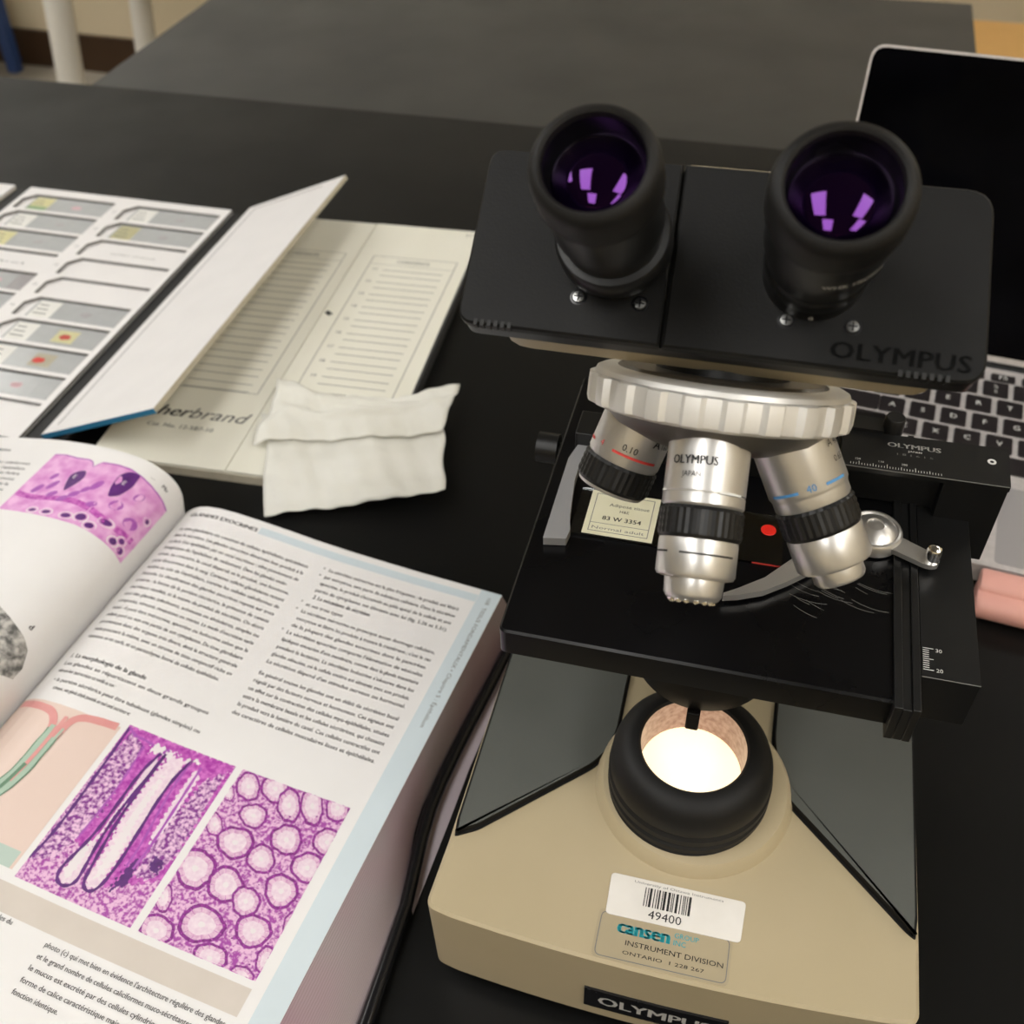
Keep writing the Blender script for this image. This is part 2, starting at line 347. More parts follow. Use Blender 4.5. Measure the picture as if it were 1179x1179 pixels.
# ------------------------------------------------------------------ things by the far wall
def wl(x, y): # room coordinates
    c, s = math.cos(WY), math.sin(WY); return (RO[0]+c*x-s*y, RO[1]+s*x+c*y)
def floor_thing(name, loc, rz=WY): return empty(name, (loc[0],loc[1],-900), rz)
t = floor_thing('white_table', wl(685,-600)); tag(t, 'white table on slanting thick round white legs near the far wall', 'table')
MB().prism(rounded([(60,-300),(1400,-300),(1400,300),(60,300)],60), 725, 755, 'white_paint').build('table_top', t, bevel=4)
for x,y,dx,r in ((0,-200,131,33),(-40,200,122,30),(1340,-200,-100,32),(1340,200,-100,32)):
    MB().tube([(x,y,0),(x+dx,y,725)], r, 'white_paint', n=24).build('leg', t)
t = floor_thing('blue_chair', wl(-112,-75)); tag(t, 'blue chair by the brown baseboard, only one leg in view', 'chair')
for x,y in ((0,0),(-380,0),(-380,-400),(0,-400)):
    MB().tube([(x,y,0),(x+(40 if x == 0 else -30),y,440)], 25, 'blue_paint', n=4).build('leg', t)
MB().prism(rounded([(-430,-440),(60,-440),(60,40),(-430,40)],40), 440, 465, 'blue_paint').build('seat', t, bevel=4)
MB().box(-430,60,24,44,500,850,'blue_paint').build('backrest', t, bevel=8)
for x in (-360,0): MB().box(x-14,x+14,24,42,460,520,'blue_paint').build('back_support', t)
CB = None

# ------------------------------------------------------------------ microscope
MO = (67.52, 223.83, 0); MY = R(-16.15)
mic = empty('microscope', MO, MY)
tag(mic, 'beige and black binocular microscope standing on the black table beside the open book', 'microscope')
def bow(x): return -74-4.5*(1-(x/90)**2)
ft = [(x, bow(x)) for x in np.linspace(-90,90,19)]
base_out = rounded([(-90.5,-73)]+ft[1:-1]+[(91,-73),(91.3,-45),(90.6,170),(-88.3,170),(-89.4,-45)], [4]+[0]*17+[4,0,12,12,0])
mb = MB(); mb.prism(base_out, 11, 61, 'beige'); mb.prism(inset(base_out,0.01), 61, 62, 'beige', top_inset=1.2)
base = mb.build('base', mic, smooth=50, weld=False)
# raised ring round the lamp
MB().lathe([(40.5,61.5),(39,66),(37.5,68),(33,68.6),(30,68.6)], 'beige', lambda p: p+Vector((2.5,1.5,0)), n=64).build('lamp_collar', mic)
# side covers
LC = [(-88.6,-36),(-87.6,-43.2),(-79,-38.3),(-39.2,.3),(-34.5,8),(-31.8,20),(-32.2,60),(-32.2,168),(-88.6,168)]
RC = [(90.8,-35),(90,-43.2),(86.5,-41),(39.8,2.6),(34.5,14),(32.2,32),(32,60),(32,168),(90.8,168)]
for out in (LC, RC):
    o = rounded(out,[0,1,2,3,2.5,2.5,0,3,3])
    mb = MB(); mb.prism(o, 60, 62.4, 'black_matte'); mb.prism(inset(o if sum(o[i][0]*o[(i+1)%len(o)][1]-o[(i+1)%len(o)][0]*o[i][1] for i in range(len(o)))>0 else o[::-1],1.1), 62.4, 65.0, 'cover_grey', top_inset=.35, side='black_matte')
    mb.build('side_cover', mic, smooth=50)
for x,y in ((-72,-52),(72,-52),(-72,150),(72,150)):
    MB().lathe([(0,0),(12,0),(13,2),(13,11.5),(0,11.5)], 'black_matte', lambda p,x=x,y=y: p+Vector((x,y,0)), n=24).build('foot', mic)
mb = MB(); mb.prism(inset(base_out[::1],9) , 5, 11.2, 'black_satin'); mb.build('base_plate', mic)
# nameplate on the front
def front_pt(p, off=0.0):   # p = (x,z) on the bowed front
    x = p[0]; return (x, bow(x)-off, p[1])
np_ = MB()
np_.grid(np.linspace(-26.5,28.5,23), [20,36.5], lambda x,z: front_pt((x,z),.9), 'black_gloss')
np_.grid(np.linspace(-26.5,28.5,23), [36.5,36.6], lambda x,z: front_pt((x,z),.9 if z<36.55 else 0), 'black_gloss')
np_.grid([-26.55,-26.5], [20,36.5], lambda x,z: front_pt((x,z),.9 if x>-26.52 else 0), 'black_gloss')
o = np_.build('nameplate', mic, smooth=0); o['label'] = 'black nameplate with silver lettering'
t = MB(); t.text('OLYMPUS', 'satin_metal', lambda p: front_pt((p[0]+1,p[1]+25.2),1.15), w=44, h=7.2, align='C', bold=.03); t.build('lettering', o, smooth=0)
# stickers on the base top
def flat(z): return lambda p: (p[0],p[1],z)
mb = MB(); mb.prism(rounded([(-25.2,-77.0),(25,-76.4),(25,-58),(-25.2,-58)],2.5), 61.9, 62.25, 'beige_sticker')
sv = mb.build('service_sticker', mic, smooth=0); sv['label'] = 'tan service sticker with teal lettering'
mb = MB()
mb.text('cansen','teal_ink', lambda p:(p[0]-17.5,p[1]-66.0,62.4), w=20, h=5.2, bold=.06)
mb.text('GROUP','teal_ink', lambda p:(p[0]+3.8,p[1]-63.2,62.4), w=9, h=1.9)
mb.text('INC','teal_ink', lambda p:(p[0]+3.8,p[1]-66.0,62.4), h=1.9)
mb.text('INSTRUMENT DIVISION','black_ink', lambda p:(p[0]-13.5,p[1]-70.2,62.4), w=36, h=1.9)
mb.text('ONTARIO  1 228 267','black_ink', lambda p:(p[0]-14.0,p[1]-73.6,62.4), w=30, h=1.3)
ring_o = rounded([(-24.2,-76.2),(24.1,-75.7),(24.1,-59),(-24.2,-59)],2.5)
ring_i = inset(ring_o, .35)
n_ = len(ring_o); mb.add([(x,y,62.38) for x,y in ring_o]+[(x,y,62.38) for x,y in ring_i], [(i,(i+1)%n_,n_+(i+1)%n_,n_+i) for i in range(n_)], 'grey_ink')
mb.build('sticker_print', sv, smooth=0)
mb = MB(); mb.prism(rounded([(-22.8,-60),(27.7,-59.5),(28.4,-43.4),(-23.3,-43.4)],1.8), 62.2, 62.6, 'white_sticker')
bs = mb.build('barcode_sticker', mic, smooth=0); bs['label'] = 'white barcode sticker numbered 49400'
mb = MB(); x = -9.5
rb = random.Random(3)
while x < 8.5:
    w = rb.choice([.35,.35,.6,.9]); mb.add([(x,-54,62.7),(x+w,-54,62.7),(x+w,-46.4,62.7),(x,-46.4,62.7)],[(0,1,2,3)],'black_ink'); x += w+rb.choice([.3,.45,.7])
mb.text('49400','black_ink', lambda p:(p[0]-7.0,p[1]-58.3,62.7), w=12.5, h=3.2)
mb.text('University of Ottawa Instruments','grey_ink', lambda p:(p[0]-14,p[1]-45.5,62.7), w=34, h=1.0)
mb.build('barcode_print', bs, smooth=0)

# lamp
off = lambda x,y: (lambda p: p+Vector((x,y,0)))
il = MB().lathe([(0,66),(32.3,66),(32.6,68),(31.2,69.5),(32.6,71),(32.6,73.5),(31.2,75),(32.6,76.5),(32.6,79.5),(31.4,81),(32.2,82.5),(31.6,88),(30.2,92.5),(27.5,95.5),(24,97),(21.5,97),(20.6,96)], 'black_matte', off(0,-1), n=72).build('field_lamp', mic)
MB().lathe([(20.6,96),(20.3,77)], 'lamp_wall', off(0,-1), n=64).build('lamp_wall', il)
lp = MB().lathe([(20.3,78.0),(19,78.6),(14,79.4),(8,79.9),(.01,80.1)], 'lamp', off(0,-1), n=64).build('lamp_lens', il); lp['label'] = 'glowing warm white lamp lens'

# arm and condenser
mb = MB(); mb.prism(rounded([(-30,138),(26,138),(28,176),(-32,176)],[8,8,10,10]), 60, 234, 'beige'); mb.build('arm', mic, smooth=50)
cd = MB().lathe([(0,128),(15,126.5),(23,128),(26,132),(27,140),(27,152)], 'condenser_black', off(-2,16), n=56).build('condenser', mic)
MB().box(-4.5,.3,-11.5,-7.5,121,131,'condenser_black').build('lever_pin', cd, bevel=.6)
for sx in (-1,1):
    fr = frame((sx*(30)-2,157,86),(0,1,0),(0,0,1)) if sx > 0 else frame((sx*30-2,157,86),(0,-1,0),(0,0,1))
    kn = MB().lathe([(0,-2),(20,-2),(20,18),(18,20),(12,20),(12,34),(10.5,35),(0,35)], 'black_matte', fr, n=40).build('focus_knob', mic)

# stage
SZ = 165
so = rounded([(-72.6,-16),(62,-16),(62,134),(-72.6,134)],[3,2,2,3])
mb = MB(); mb.prism(so, 153, SZ-.8, 'stage_black'); mb.prism(so, SZ-.8, SZ, 'stage_black', top_inset=.8)
rb = random.Random(11)
for i in range(16):   # worn scratches where slides are pushed about
    x = 22+rb.random()*26; y = 18+rb.random()*16; L = 5+rb.random()*10; a = R(-38+rb.random()*16)
    pts = []
    for k in range(5):
        s = k/4*L; pts.append((x+s*math.cos(a), y+s*math.sin(a)+.02*s*s))
    w = .09
    mb.add([(px,py-w,SZ+.03) for px,py in pts]+[(px,py+w,SZ+.03) for px,py in pts], [(k,k+1,6+k,5+k) for k in range(4)], 'grey_ink')
stage = mb.build('stage', mic, smooth=40)
mb = MB(); mb.box(59.8,62.6,-19,120,149,166.4,'black_satin'); mb.box(62.6,65.6,-18.8,120,149,165.6,'black_satin'); mb.box(65.6,68.2,-19,120,149,166.4,'black_satin')
mb.build('guide_rail', stage, bevel=.3)
mb = MB(); mb.box(68.6,87.2,-3.4,100,143,165.2,'black_satin')
mb.box(68.8,87.3,-3.55,-3.3,164.9,165.3,'grey_ink')
dr = mb.build('drive_block', stage, bevel=.4)
mb = MB()
for i in range(11):
    y = -.5+i*.92; L = 3.4 if i%5 == 0 else 2.0
    mb.add([(69.2,y,165.35),(69.2+L,y,165.35),(69.2+L,y+.28,165.35),(69.2,y+.28,165.35)],[(0,1,2,3)],'white_ink')
mb.text('20','white_ink',lambda p:(p[0]+73.4,p[1]-.9,165.35),h=1.5); mb.text('30','white_ink',lambda p:(p[0]+73.4,p[1]+7.6,165.35),h=1.5)
mb.build('scale_marks', dr, smooth=0)
# mechanical carrier with its scale plate
mb = MB(); mb.box(36,96,79,97,165.2,183,'black_satin'); mb.box(-66,37,82,97,165.2,175,'black_satin')
mb.box(74,96.4,74.5,97,146,183,'black_satin')
car = mb.build('slide_carrier', stage, bevel=.4)
mb = MB(); mb.prism([(37,74.2),(96.6,74.2),(97.6,96),(37,95)],182.6,185,'black_satin')
mb.prism([(37,95),(52,95),(52,103),(37,103)],176,186.5,'black_satin'); mb.lathe([(0,191),(3.4,191),(3.9,190),(3.9,183),],'black_satin',off(55.5,99),n=20)
mb.box(37,96.6,74.05,74.3,184.6,185.05,'grey_ink')  # pale strip paints the highlight along the plate's front edge
sp = mb.build('scale_plate', stage, bevel=.25)
mb = MB()
mb.text('OLYMPUS','white_ink',lambda p:(p[0]+53.5,p[1]+88.2,185.08),w=19.5,h=2.5,bold=.03)
mb.text('JAPAN','white_ink',lambda p:(p[0]+61,p[1]+86.2,185.08),w=5,h=.9)
mb.text('1 8 1 6 1 5','grey_ink',lambda p:(p[0]+57,p[1]+83.8,185.08),w=13,h=1.1)
for i in range(33):
    x = 40.2+i*1.01; L = 2.1 if i%10 == 3 else (1.6 if i%5 == 3 else 1.1)
    mb.add([(x,75.2,185.08),(x+.22,75.2,185.08),(x+.22,75.2+L,185.08),(x,75.2+L,185.08)],[(0,1,2,3)],'white_ink')
for i,s in enumerate(('120','110','100')): mb.text(s,'white_ink',lambda p,i=i:(p[0]+42+i*8.4,p[1]+78,185.08),h=1.0)
mb.lathe([(.7,185.08),(1.6,185.08)],'white_ink',off(90.9,87.2),n=20)
mb.build('plate_print', sp, smooth=0)
fr = frame((100,100,150),(1,0,0),(0,1,0))
MB().lathe([(0,-30),(7,-30),(7,12),(6,13),(0,13)],'black_satin',off(92,84+0),n=28).build('drive_shaft', stage) if False else None
# fixed grey holder arm, spring clip, pivot with lever
mb = MB(); mb.prism([(-66.6,27.2),(-58.1,28.6),(-57.6,34),(-58.9,39),(-59.4,42),(-61.6,61),(-61.6,70),(-55,78),(-55,90),(-63,90),(-66.8,73)],165.3,169,'clip_grey')
mb.build('holder_arm', stage, bevel=.5)
up = [(1.5,14.6),(6.5,18.2),(15,25.2),(22.9,35.4),(30,44),(38,53),(46,59)]; lo = [(50,52),(42,45.5),(35,38),(29.2,30.9),(23,25),(15,18.6),(6.8,14.8),(1.5,13.2)]
mb = MB(); mb.prism(up+lo,166.6,169.4,'aluminium'); mb.build('spring_clip', stage, bevel=.5)
pv = MB().lathe([(10.3,166),(10.3,170),(9.6,171),(8.8,171.2),(8.4,170.4),(6.5,172),(3.2,173.2),(3.0,172.6),(0,172.8)],'aluminium',off(52,57),n=48).build('clip_pivot', stage)
mb = MB(); mb.prism(rounded([(56,50),(60,57),(74,49.5),(75.5,46),(73,43.5),(69.5,44)],[0,0,2.5,2.5,2,1]),167.5,169.6,'aluminium'); mb.build('clip_lever', stage, bevel=.4)
MB().lathe([(2.7,169.4),(2.7,174.2),(2.3,175.2),(1.2,175.9),(0,176.1)],'chrome',off(72.1,47.2),n=24).build('lever_knob', stage)
fr = frame((-72,92,150),(0,1,0),(0,0,1))
MB().lathe([(0,12),(6.5,12),(6.5,3),(3,3),(3,-1)],'black_satin',lambda p: Vector((-72-p[2],92+p[0],156+p[1])),n=24).build('clamp_screw', stage)

# nosepiece: axis leans back
T = R(31); ax = Vector((0,math.sin(T),math.cos(T))); e1 = Vector((0,-math.cos(T),math.sin(T))); e2 = Vector((1,0,0))
N = Vector((-9.6,20.5,249.3))
nf = lambda p: N+e2*p[0]-e1*p[1]+ax*p[2]
mb = MB(); mb.lathe([(0,8),(30.5,8),(31.5,7.2),(36,7.0),(37.6,6.2),(38.2,4.8)],'satin_metal',nf,n=96,mats=['dark_metal','dark_metal','satin_metal','satin_metal','satin_metal'])
mb.lathe([(35,-4.6),(30,-9.5),(20,-14),(10,-15.5),(0,-15.8)],'dark_metal',nf,n=64)
mb.lathe([(20,7),(20,14),(0,14)],'black_satin',nf,n=48)  # neck coloured black to stand in for the shade under the head
nose = mb.build('nosepiece', mic)
def scallop(a, j):
    w = math.cos(a*22); k = max(-1,min(1,w*4)); return 1+.022*k*(1 if 1 <= j <= 4 else .3)
MB().lathe([(37.4,5),(38.9,4.2),(39.0,2.5),(39.0,-2.4),(38.6,-4.0),(36.5,-5),(34.5,-5)],'satin_metal',nf,n=352,lobes=scallop).build('grip_ring', nose, smooth=25)

# objectives
def objective(phi, alpha, root, prof, label, parts, lean=0.0, kk=.93):
    rad = e1*math.cos(phi)+e2*math.sin(phi)
    K = kk
    d = (-ax*math.cos(alpha)+rad*math.sin(alpha)+e2*lean).normalized()
    o = N-ax*8+rad*root
    xa = Vector((1,0,0)); xa = (xa-d*xa.dot(d)).normalized(); ya = d.cross(xa)    # ya points away from the viewer or towards it
    if ya.y > 0: xa, ya = xa, ya
    fr = lambda p: o+(xa*p[0]+ya*p[1]+d*p[2])*K
    ob = MB().lathe(prof,'aluminium',fr,n=64).build('objective', mic); ob['label'] = label
    return ob, fr
def wrap(fr, r, sgn=1):      # text on the barrel: x along girth, y up (against the axis)
    # facing direction is the side turned to the viewer
    def g(p, t, ang0):
        a = ang0+p[0]/r
        return fr((r*math.sin(a), sgn*r*math.cos(a), t-p[1]))
    return g
def knurl(fr, t0, t1, r, parent):
    n, m = 72, 9; mb = MB(); vs = []; fs = []
    for j in range(m+1):
        for i in range(n):
            rr = r+(.32 if (i%2 == 0) else -.1)*(1 if j%2 else .2); 
            if j in (0,m): rr = r-.5
            a = 2*math.pi*i/n; vs.append((rr*math.cos(a), rr*math.sin(a), t0+(t1-t0)*j/m))
    for j in range(m): fs += [(j*n+i, j*n+(i+1)%n, (j+1)*n+(i+1)%n, (j+1)*n+i) for i in range(n)]
    mb.add(vs, fs, 'black_satin', fr); return mb.build('knurled_ring', parent, smooth=20)
def band(mb, fr, r, t, a0, a1, w, mt, sgn):
    n = 24; vs = []
    for k in range(n+1):
        a = a0+(a1-a0)*k/n
        for tt in (t,t+w): vs.append(fr((r*math.sin(a), sgn*r*math.cos(a), tt)))
    mb.add(vs, [(2*k,2*k+2,2*k+3,2*k+1) for k in range(n)], mt)
OBJ = []
# middle (10x)
p10 = [(0,-4),(12.6,-4),(12.6,18.6),(12.2,19),(12.6,19.4),(12.6,22.4),(12.0,23.2),(12.0,33),(12.2,34),(12.2,43.4),(11.6,44.4),(9.2,45),(8.9,49.6),(8.0,51),(6.2,52),(4.6,51.4),(0,51.2)]
ob, fr = objective(0, R(17), 20, p10, 'middle objective with black maker lettering and a beaded tip', None, .04)
test = fr((0,1,0))-fr((0,0,0)); sg = 1 if test.y < 0 or test.z > 0.5 else -1
OBJ.append((ob, fr, sg))
knurl(fr, 23.2, 33, 12.7, ob)
g = wrap(fr, 12.88, sg); mb = MB()
mb.text('OLYMPUS','black_ink',lambda p:g(p,11.0,R(-18)),w=15,h=2.6,align='C',bold=.03); mb.text('JAPAN','black_ink',lambda p:g(p,14.8,R(-20)),w=6,h=1.6,align='C')
band(mb, fr, 12.72, 18.4, R(-88), R(-62), .8, 'white_ink', sg); band(mb, fr, 12.72, 18.4, R(20), R(60), .8, 'white_ink', sg)
band(mb, fr, 12.3, 37.2, R(-80), R(-45), .6, 'black_ink', sg); band(mb, fr, 12.3, 37.2, R(-25), R(60), .6, 'black_ink', sg)
mb.build('barrel_print', ob, smooth=0)
mb = MB()
for i in range(14):
    a = 2*math.pi*i/14; c = fr((6.4*math.cos(a),6.4*math.sin(a),51.5))
    mb.lathe([(0,-1),(.7,-.7),(1,0),(.7,.7),(0,1)],'chrome',lambda p,c=c:p+c,n=8)
mb.lathe([(4.6,51.6),(2.5,52.2),(.01,52.4)],'front_glass',fr,n=32); mb.build('front_lens', ob)
# left (4x, red)
p4 = [(0,-4),(12.4,-4),(12.4,15.6),(12,16.2),(12,26),(11.4,27.2),(8,27.6),(0,26.5)]
ob, fr = objective(R(-90), R(16.5), 22, p4, 'short objective with a red band', None)
knurl(fr, 16.6, 26, 12.6, ob); test = fr((0,1,0))-fr((0,0,0)); sg = 1 if test.y < 0 else -1
g = wrap(fr, 12.66, sg); mb = MB()
band(mb, fr, 12.5, 12.2, R(-88), R(-62), .9, 'red_ink', sg); band(mb, fr, 12.5, 12.2, R(-18), R(58), .9, 'red_ink', sg)
mb.text('4','red_ink',lambda p:g(p,12.9,R(-42)),h=2.0); mb.text('0.10','black_ink',lambda p:g(p,11.2,R(-5)),h=2.2); mb.text('A','black_ink',lambda p:g(p,7,R(38)),h=2.8,bold=.02); mb.text('160/-','black_ink',lambda p:g(p,7,R(56)),h=1.8)
mb.build('barrel_print', ob, smooth=0)
# right (40x, blue)
p40 = [(0,-4),(12.6,-4),(12.6,17.4),(12.3,18),(12.0,19),(12.0,21.8),(11.6,22.4),(11.6,31.6),(12.0,32.6),(12.0,42.2),(11.4,43.2),(8.2,43.8),(8.2,47.8),(7.6,48.8),(4.5,49.2),(0,49)]
ob, fr = objective(R(90), R(28), 22.5, p40, 'long objective with a blue band', None, 0.0, .97)
knurl(fr, 22.4, 31.8, 12.3, ob); test = fr((0,1,0))-fr((0,0,0)); sg = 1 if test.y < 0 else -1
g = wrap(fr, 12.88, sg); mb = MB()
band(mb, fr, 12.7, 15.6, R(-58), R(-14), .9, 'blue_ink', sg); band(mb, fr, 12.7, 15.6, R(26), R(62), .9, 'blue_ink', sg)
mb.text('40','blue_ink',lambda p:g(p,16.8,R(-2)),h=2.2); mb.text('A 40','black_ink',lambda p:g(p,6,R(48)),h=2.2); mb.text('0.65','black_ink',lambda p:g(p,11,R(52)),h=1.9)
mb.build('barrel_print', ob, smooth=0)
# the one turned to the back, over the slide
ob, fr = objective(R(180), R(22), 19, [(0,-4),(11.6,-4),(11.6,17),(11,18),(11,28),(9,30),(6,31),(5,36),(0,36)], 'objective turned to the back over the slide', None)

# head: everything laid out on the sloping top plane
BT = R(35.17); HO = Vector((-13,-7,285.3)); hu = Vector((1,0,0)); hv = Vector((0,math.cos(BT),math.sin(BT))); hn = Vector((0,-math.sin(BT),math.cos(BT)))
hf = lambda p: HO+hu*p[0]+hv*p[1]+hn*(p[2] if len(p) > 2 else 0)
outline = [(-68.7,0),(67.5,0),(64.8,52.5),(-68.7,52.5)]
mb = MB(); mb.prism(rounded([(-68.2,.4),(67.2,.4),(64.6,51.6),(-68.2,51.6)],[4,4,3,3]),-9,-3,'black_satin',hf)
bot = rounded([(-62,3),(62,3),(56,46),(-58,46)],[10,10,12,12])
mb.prism(bot,-24,-9,'beige',hf)
mb.prism(rounded([(-36,48),(34,48),(26,174),(-28,174)],[12,12,16,16]), 0, 1, 'beige', lambda p: Vector((p[0]-5, p[1]+0, 228+p[2]*(20-.06*(p[1]-48)))))
mb.prism(rounded([(-13.5,40),(20,40),(20,53.2),(-13.5,53.2)],1), -9, -2, 'beige', hf)
head = mb.build('head', mic, smooth=40)
lp_ = rounded([(-69,0),(-13.1,0),(-14.9,52.3),(-69,52.3)],[5,0,0,5])
rp_ = rounded([(-12.3,0),(68.6,0),(65.2,52.3),(-14.1,52.3)],[0,7,7,0])
plates = []
for pts in (lp_, rp_):
    mb = MB(); mb.prism(pts,-3,-.6,'black_plastic',hf); mb.prism(pts,-.6,0,'black_plastic',hf,top_inset=.6)
    plates.append(mb.build('eyepiece_slide_plate', head, smooth=50))
    plates[-1]['label'] = 'sliding eyepiece plate with a raised maker name' if pts is rp_ else 'plain sliding eyepiece plate'
for xa,n_ in ((-64,6),(47.5,7)):
    mb = MB()
    for i in range(n_): mb.box(xa+i*1.9,xa+1+i*1.9,-.35,1.4,-2.6,.25,'black_ink',hf)
    mb.build('grip_notches', head, smooth=0)
mb = MB(); mb.text('OLYMPUS','logo_grey',lambda p:hf((p[0]+30.2,p[1]+2.6,.15)),w=34.5,h=4.4,bold=.03,spacing=1.05); mb.build('maker_lettering', head, smooth=0)
for u,v in ((-36.6,10.9),(-19.9,10.9),(18.3,11),(35,11.3)):
    fr = lambda p,u=u,v=v: hf((u+p[0],v+p[1],p[2]))
    mb = MB(); mb.lathe([(2.3,.05),(1.75,.1),(1.7,-.3)],'black_gloss',fr,n=24); mb.lathe([(1.65,.0),(1.5,.55),(.01,.75)],'screw',fr,n=24)
    mb.box(-1.2,1.2,-.2,.2,.3,.78,'black_gloss',fr); mb.box(-.2,.2,-1.2,1.2,.3,.78,'black_gloss',fr); mb.build('screw', head, smooth=30)

# eyepieces
def eyepiece(u, v, s, L, label, lean=0.0, fl=15.3):
    fr = lambda p: hf((u+p[0]*s+lean*p[2], v+p[1]*s, p[2]))
    k = L/50
    prof = [(12.6,-1),(12.6,4),(fl-.5,5),(fl,6.5),(fl,11.5),(fl-.7,12.6),(12.9,13),(13.2,20),(14.2,21),(14.4,33),(14.2,36)]
    e = MB().lathe([(r,t*k) for r,t in prof],'black_satin',fr,n=72).build('eyepiece', mic); e['label'] = label
    MB().lathe([(r,t*k) for r,t in [(14.2,35),(15.2,36),(15.6,38),(15.6,44.5),(15.2,46.2),(14.3,47.6),(13.0,48.2),(12.3,47.6),(12.0,46)]],'black_matte',fr,n=72).build('eyecup', e)
    MB().lathe([(r,t*k) for r,t in [(12.0,46),(11.7,40.5),(11.2,39.8)]],'black_gloss',fr,n=72).build('lens_mount', e)
    ln = [(11.3*math.sin(a), (39.2+4.2*(math.cos(a)-math.cos(1.0))/(1-math.cos(1.0))*1.0)) for a in np.linspace(1.0*math.pi/2,0,14)]
    Rr = 17.0; a1 = math.asin(11.3/Rr); ln = [(max(.01,Rr*math.sin(a)), 39.6+Rr*(math.cos(a)-math.cos(a1))) for a in np.linspace(a1,0,16)]
    MB().lathe([(r,t*k) for r,t in ln],'lens',fr,n=72).build('lens', e)
    return e, fr, k
eL, frL, kL = eyepiece(-28.0, 24.3, 1.0, 50.6, 'eyepiece with a tapering black eyecup on the plain plate', -.052)
eR, frR, kR = eyepiece(23.6, 24.9, 1.05, 49, 'eyepiece with white engraving on its barrel', .028, 13.0)
mb = MB(); r = 14.45
mb.text('WHK 10x/20 L','white_ink',lambda p:frR((r*math.sin(p[0]/r+R(30)), -r*math.cos(p[0]/r+R(30)), 25+p[1])),w=15,h=1.5,align='C')
mb.build('barrel_print', eR, smooth=0)
mb = MB(); mb.text('0','white_ink',lambda p:frR((15.4*math.sin(p[0]/15.4), -15.4*math.cos(p[0]/15.4), 8+p[1])),h=1.6,align='C'); mb.build('index_mark', eR, smooth=0)

# specimen slide clamped on the stage
sl = empty('specimen_slide', MO, MY); tag(sl, 'glass specimen slide with cream paper label clamped on the microscope stage', 'slide')
MB().box(-58.2,20.6,35,60.6,165.15,166.2,'glass').build('glass_plate', sl, smooth=0)
o = MB().box(-53.8,-27,35.8,59.8,166.22,166.32,'cream_label').build('paper_label', sl, smooth=0); o['label'] = 'cream paper label with black print'
mb = MB(); fl = flat(166.36)
for a,b,c,d in ((-51.8,-29,37.6,37.9),(-51.8,-29,58,58.3),(-51.8,-51.5,37.6,58.3),(-29.3,-29,37.6,58.3),(-51.8,-29,42.0,42.25)):
    mb.add([(a,c,166.36),(b,c,166.36),(b,d,166.36),(a,d,166.36)],[(0,1,2,3)],'grey_ink')
mb.text('83 W 3354','black_ink',lambda p:fl((p[0]-47.5,p[1]+44.2)),w=15,h=2.1,bold=.02); mb.text('Normal adult','grey_ink',lambda p:fl((p[0]-50.5,p[1]+38.9)),w=20,h=1.5)
mb.text('Adipose tissue','black_ink',lambda p:fl((p[0]-46,p[1]+52)),w=15.5,h=1.6); mb.text('H&E','black_ink',lambda p:fl((p[0]-41.5,p[1]+49)),h=1.4)
mb.build('label_print', o, smooth=0)
mb = MB(); mb.lathe([(2.9,166.25),(2.7,166.5),(.01,166.55)],'hot_red',off(14.6,52.4),n=28); o = mb.build('specimen', sl); o['label'] = 'red stained specimen, lamp glow painted into its colour'
MB().box(10,20.5,34.9,35.0,165.3,166.1,'red_ink').build('edge_mark', sl, smooth=0)

# ------------------------------------------------------------------ open textbook
BO = (-7.27, 367.29, 0); BY = R(-23)
book = empty('textbook', BO, BY); tag(book, 'thick open histology textbook with purple micrographs at the left of the microscope', 'book')
RX = [-206,-205,-203,-200,-196,-191,-185,-176,-166,-150,-132,-113,-94,-72,-50,-25,0]
RZ = [10,15,19.7,22.4,25.4,28.3,30.3,31.5,31.7,30.6,29,27.0,25.5,24.6,24,23.8,23.6]
LX = [-420,-395,-370,-350,-333,-311,-289,-275,-262,-252,-242,-233,-224,-215,-208.6,-205,-202.6,-201.5,-202,-204,-206]
LZ = [30,33,36,39,42.3,47.6,52.7,55.2,57,58,58.4,58.2,57.4,54.8,50.9,47,42.6,37,31.4,22,10]
LS = [0]
for i in range(1,len(LX)): LS.append(LS[-1]+math.hypot(LX[i]-LX[i-1],LZ[i]-LZ[i-1]))
LS = [s-LS[-1] for s in LS]
YB = -276
def drift(y): return -.055*max(0,-y)*0
def rpt(x, y, h=0.0):
    z = float(np.interp(x,RX,RZ)); return (x,y,z+h)
def lpt(s, y, h=0.0):
    x = float(np.interp(s,LS,LX)); z = float(np.interp(s,LS,LZ))
    s2 = s-.6; dx = x-float(np.interp(s2,LS,LX)); dz = z-float(np.interp(s2,LS,LZ)); n = math.hypot(dx,dz) or 1
    return (x-dz/n*h, y, z+dx/n*h)
ys = list(np.linspace(0,YB,12))
mb = MB(); rx = sorted(set(list(np.linspace(-205.9,0,50))+RX)); mb.grid(rx, ys, lambda x,y: rpt(x,y), 'page')
rpage = mb.build('right_page', book, smooth=60)
mb = MB(); ls = list(np.linspace(LS[0],0,80)); mb.grid(ls, ys, lambda s,y: lpt(s,y), 'page')
lpage = mb.build('left_page', book, smooth=60)
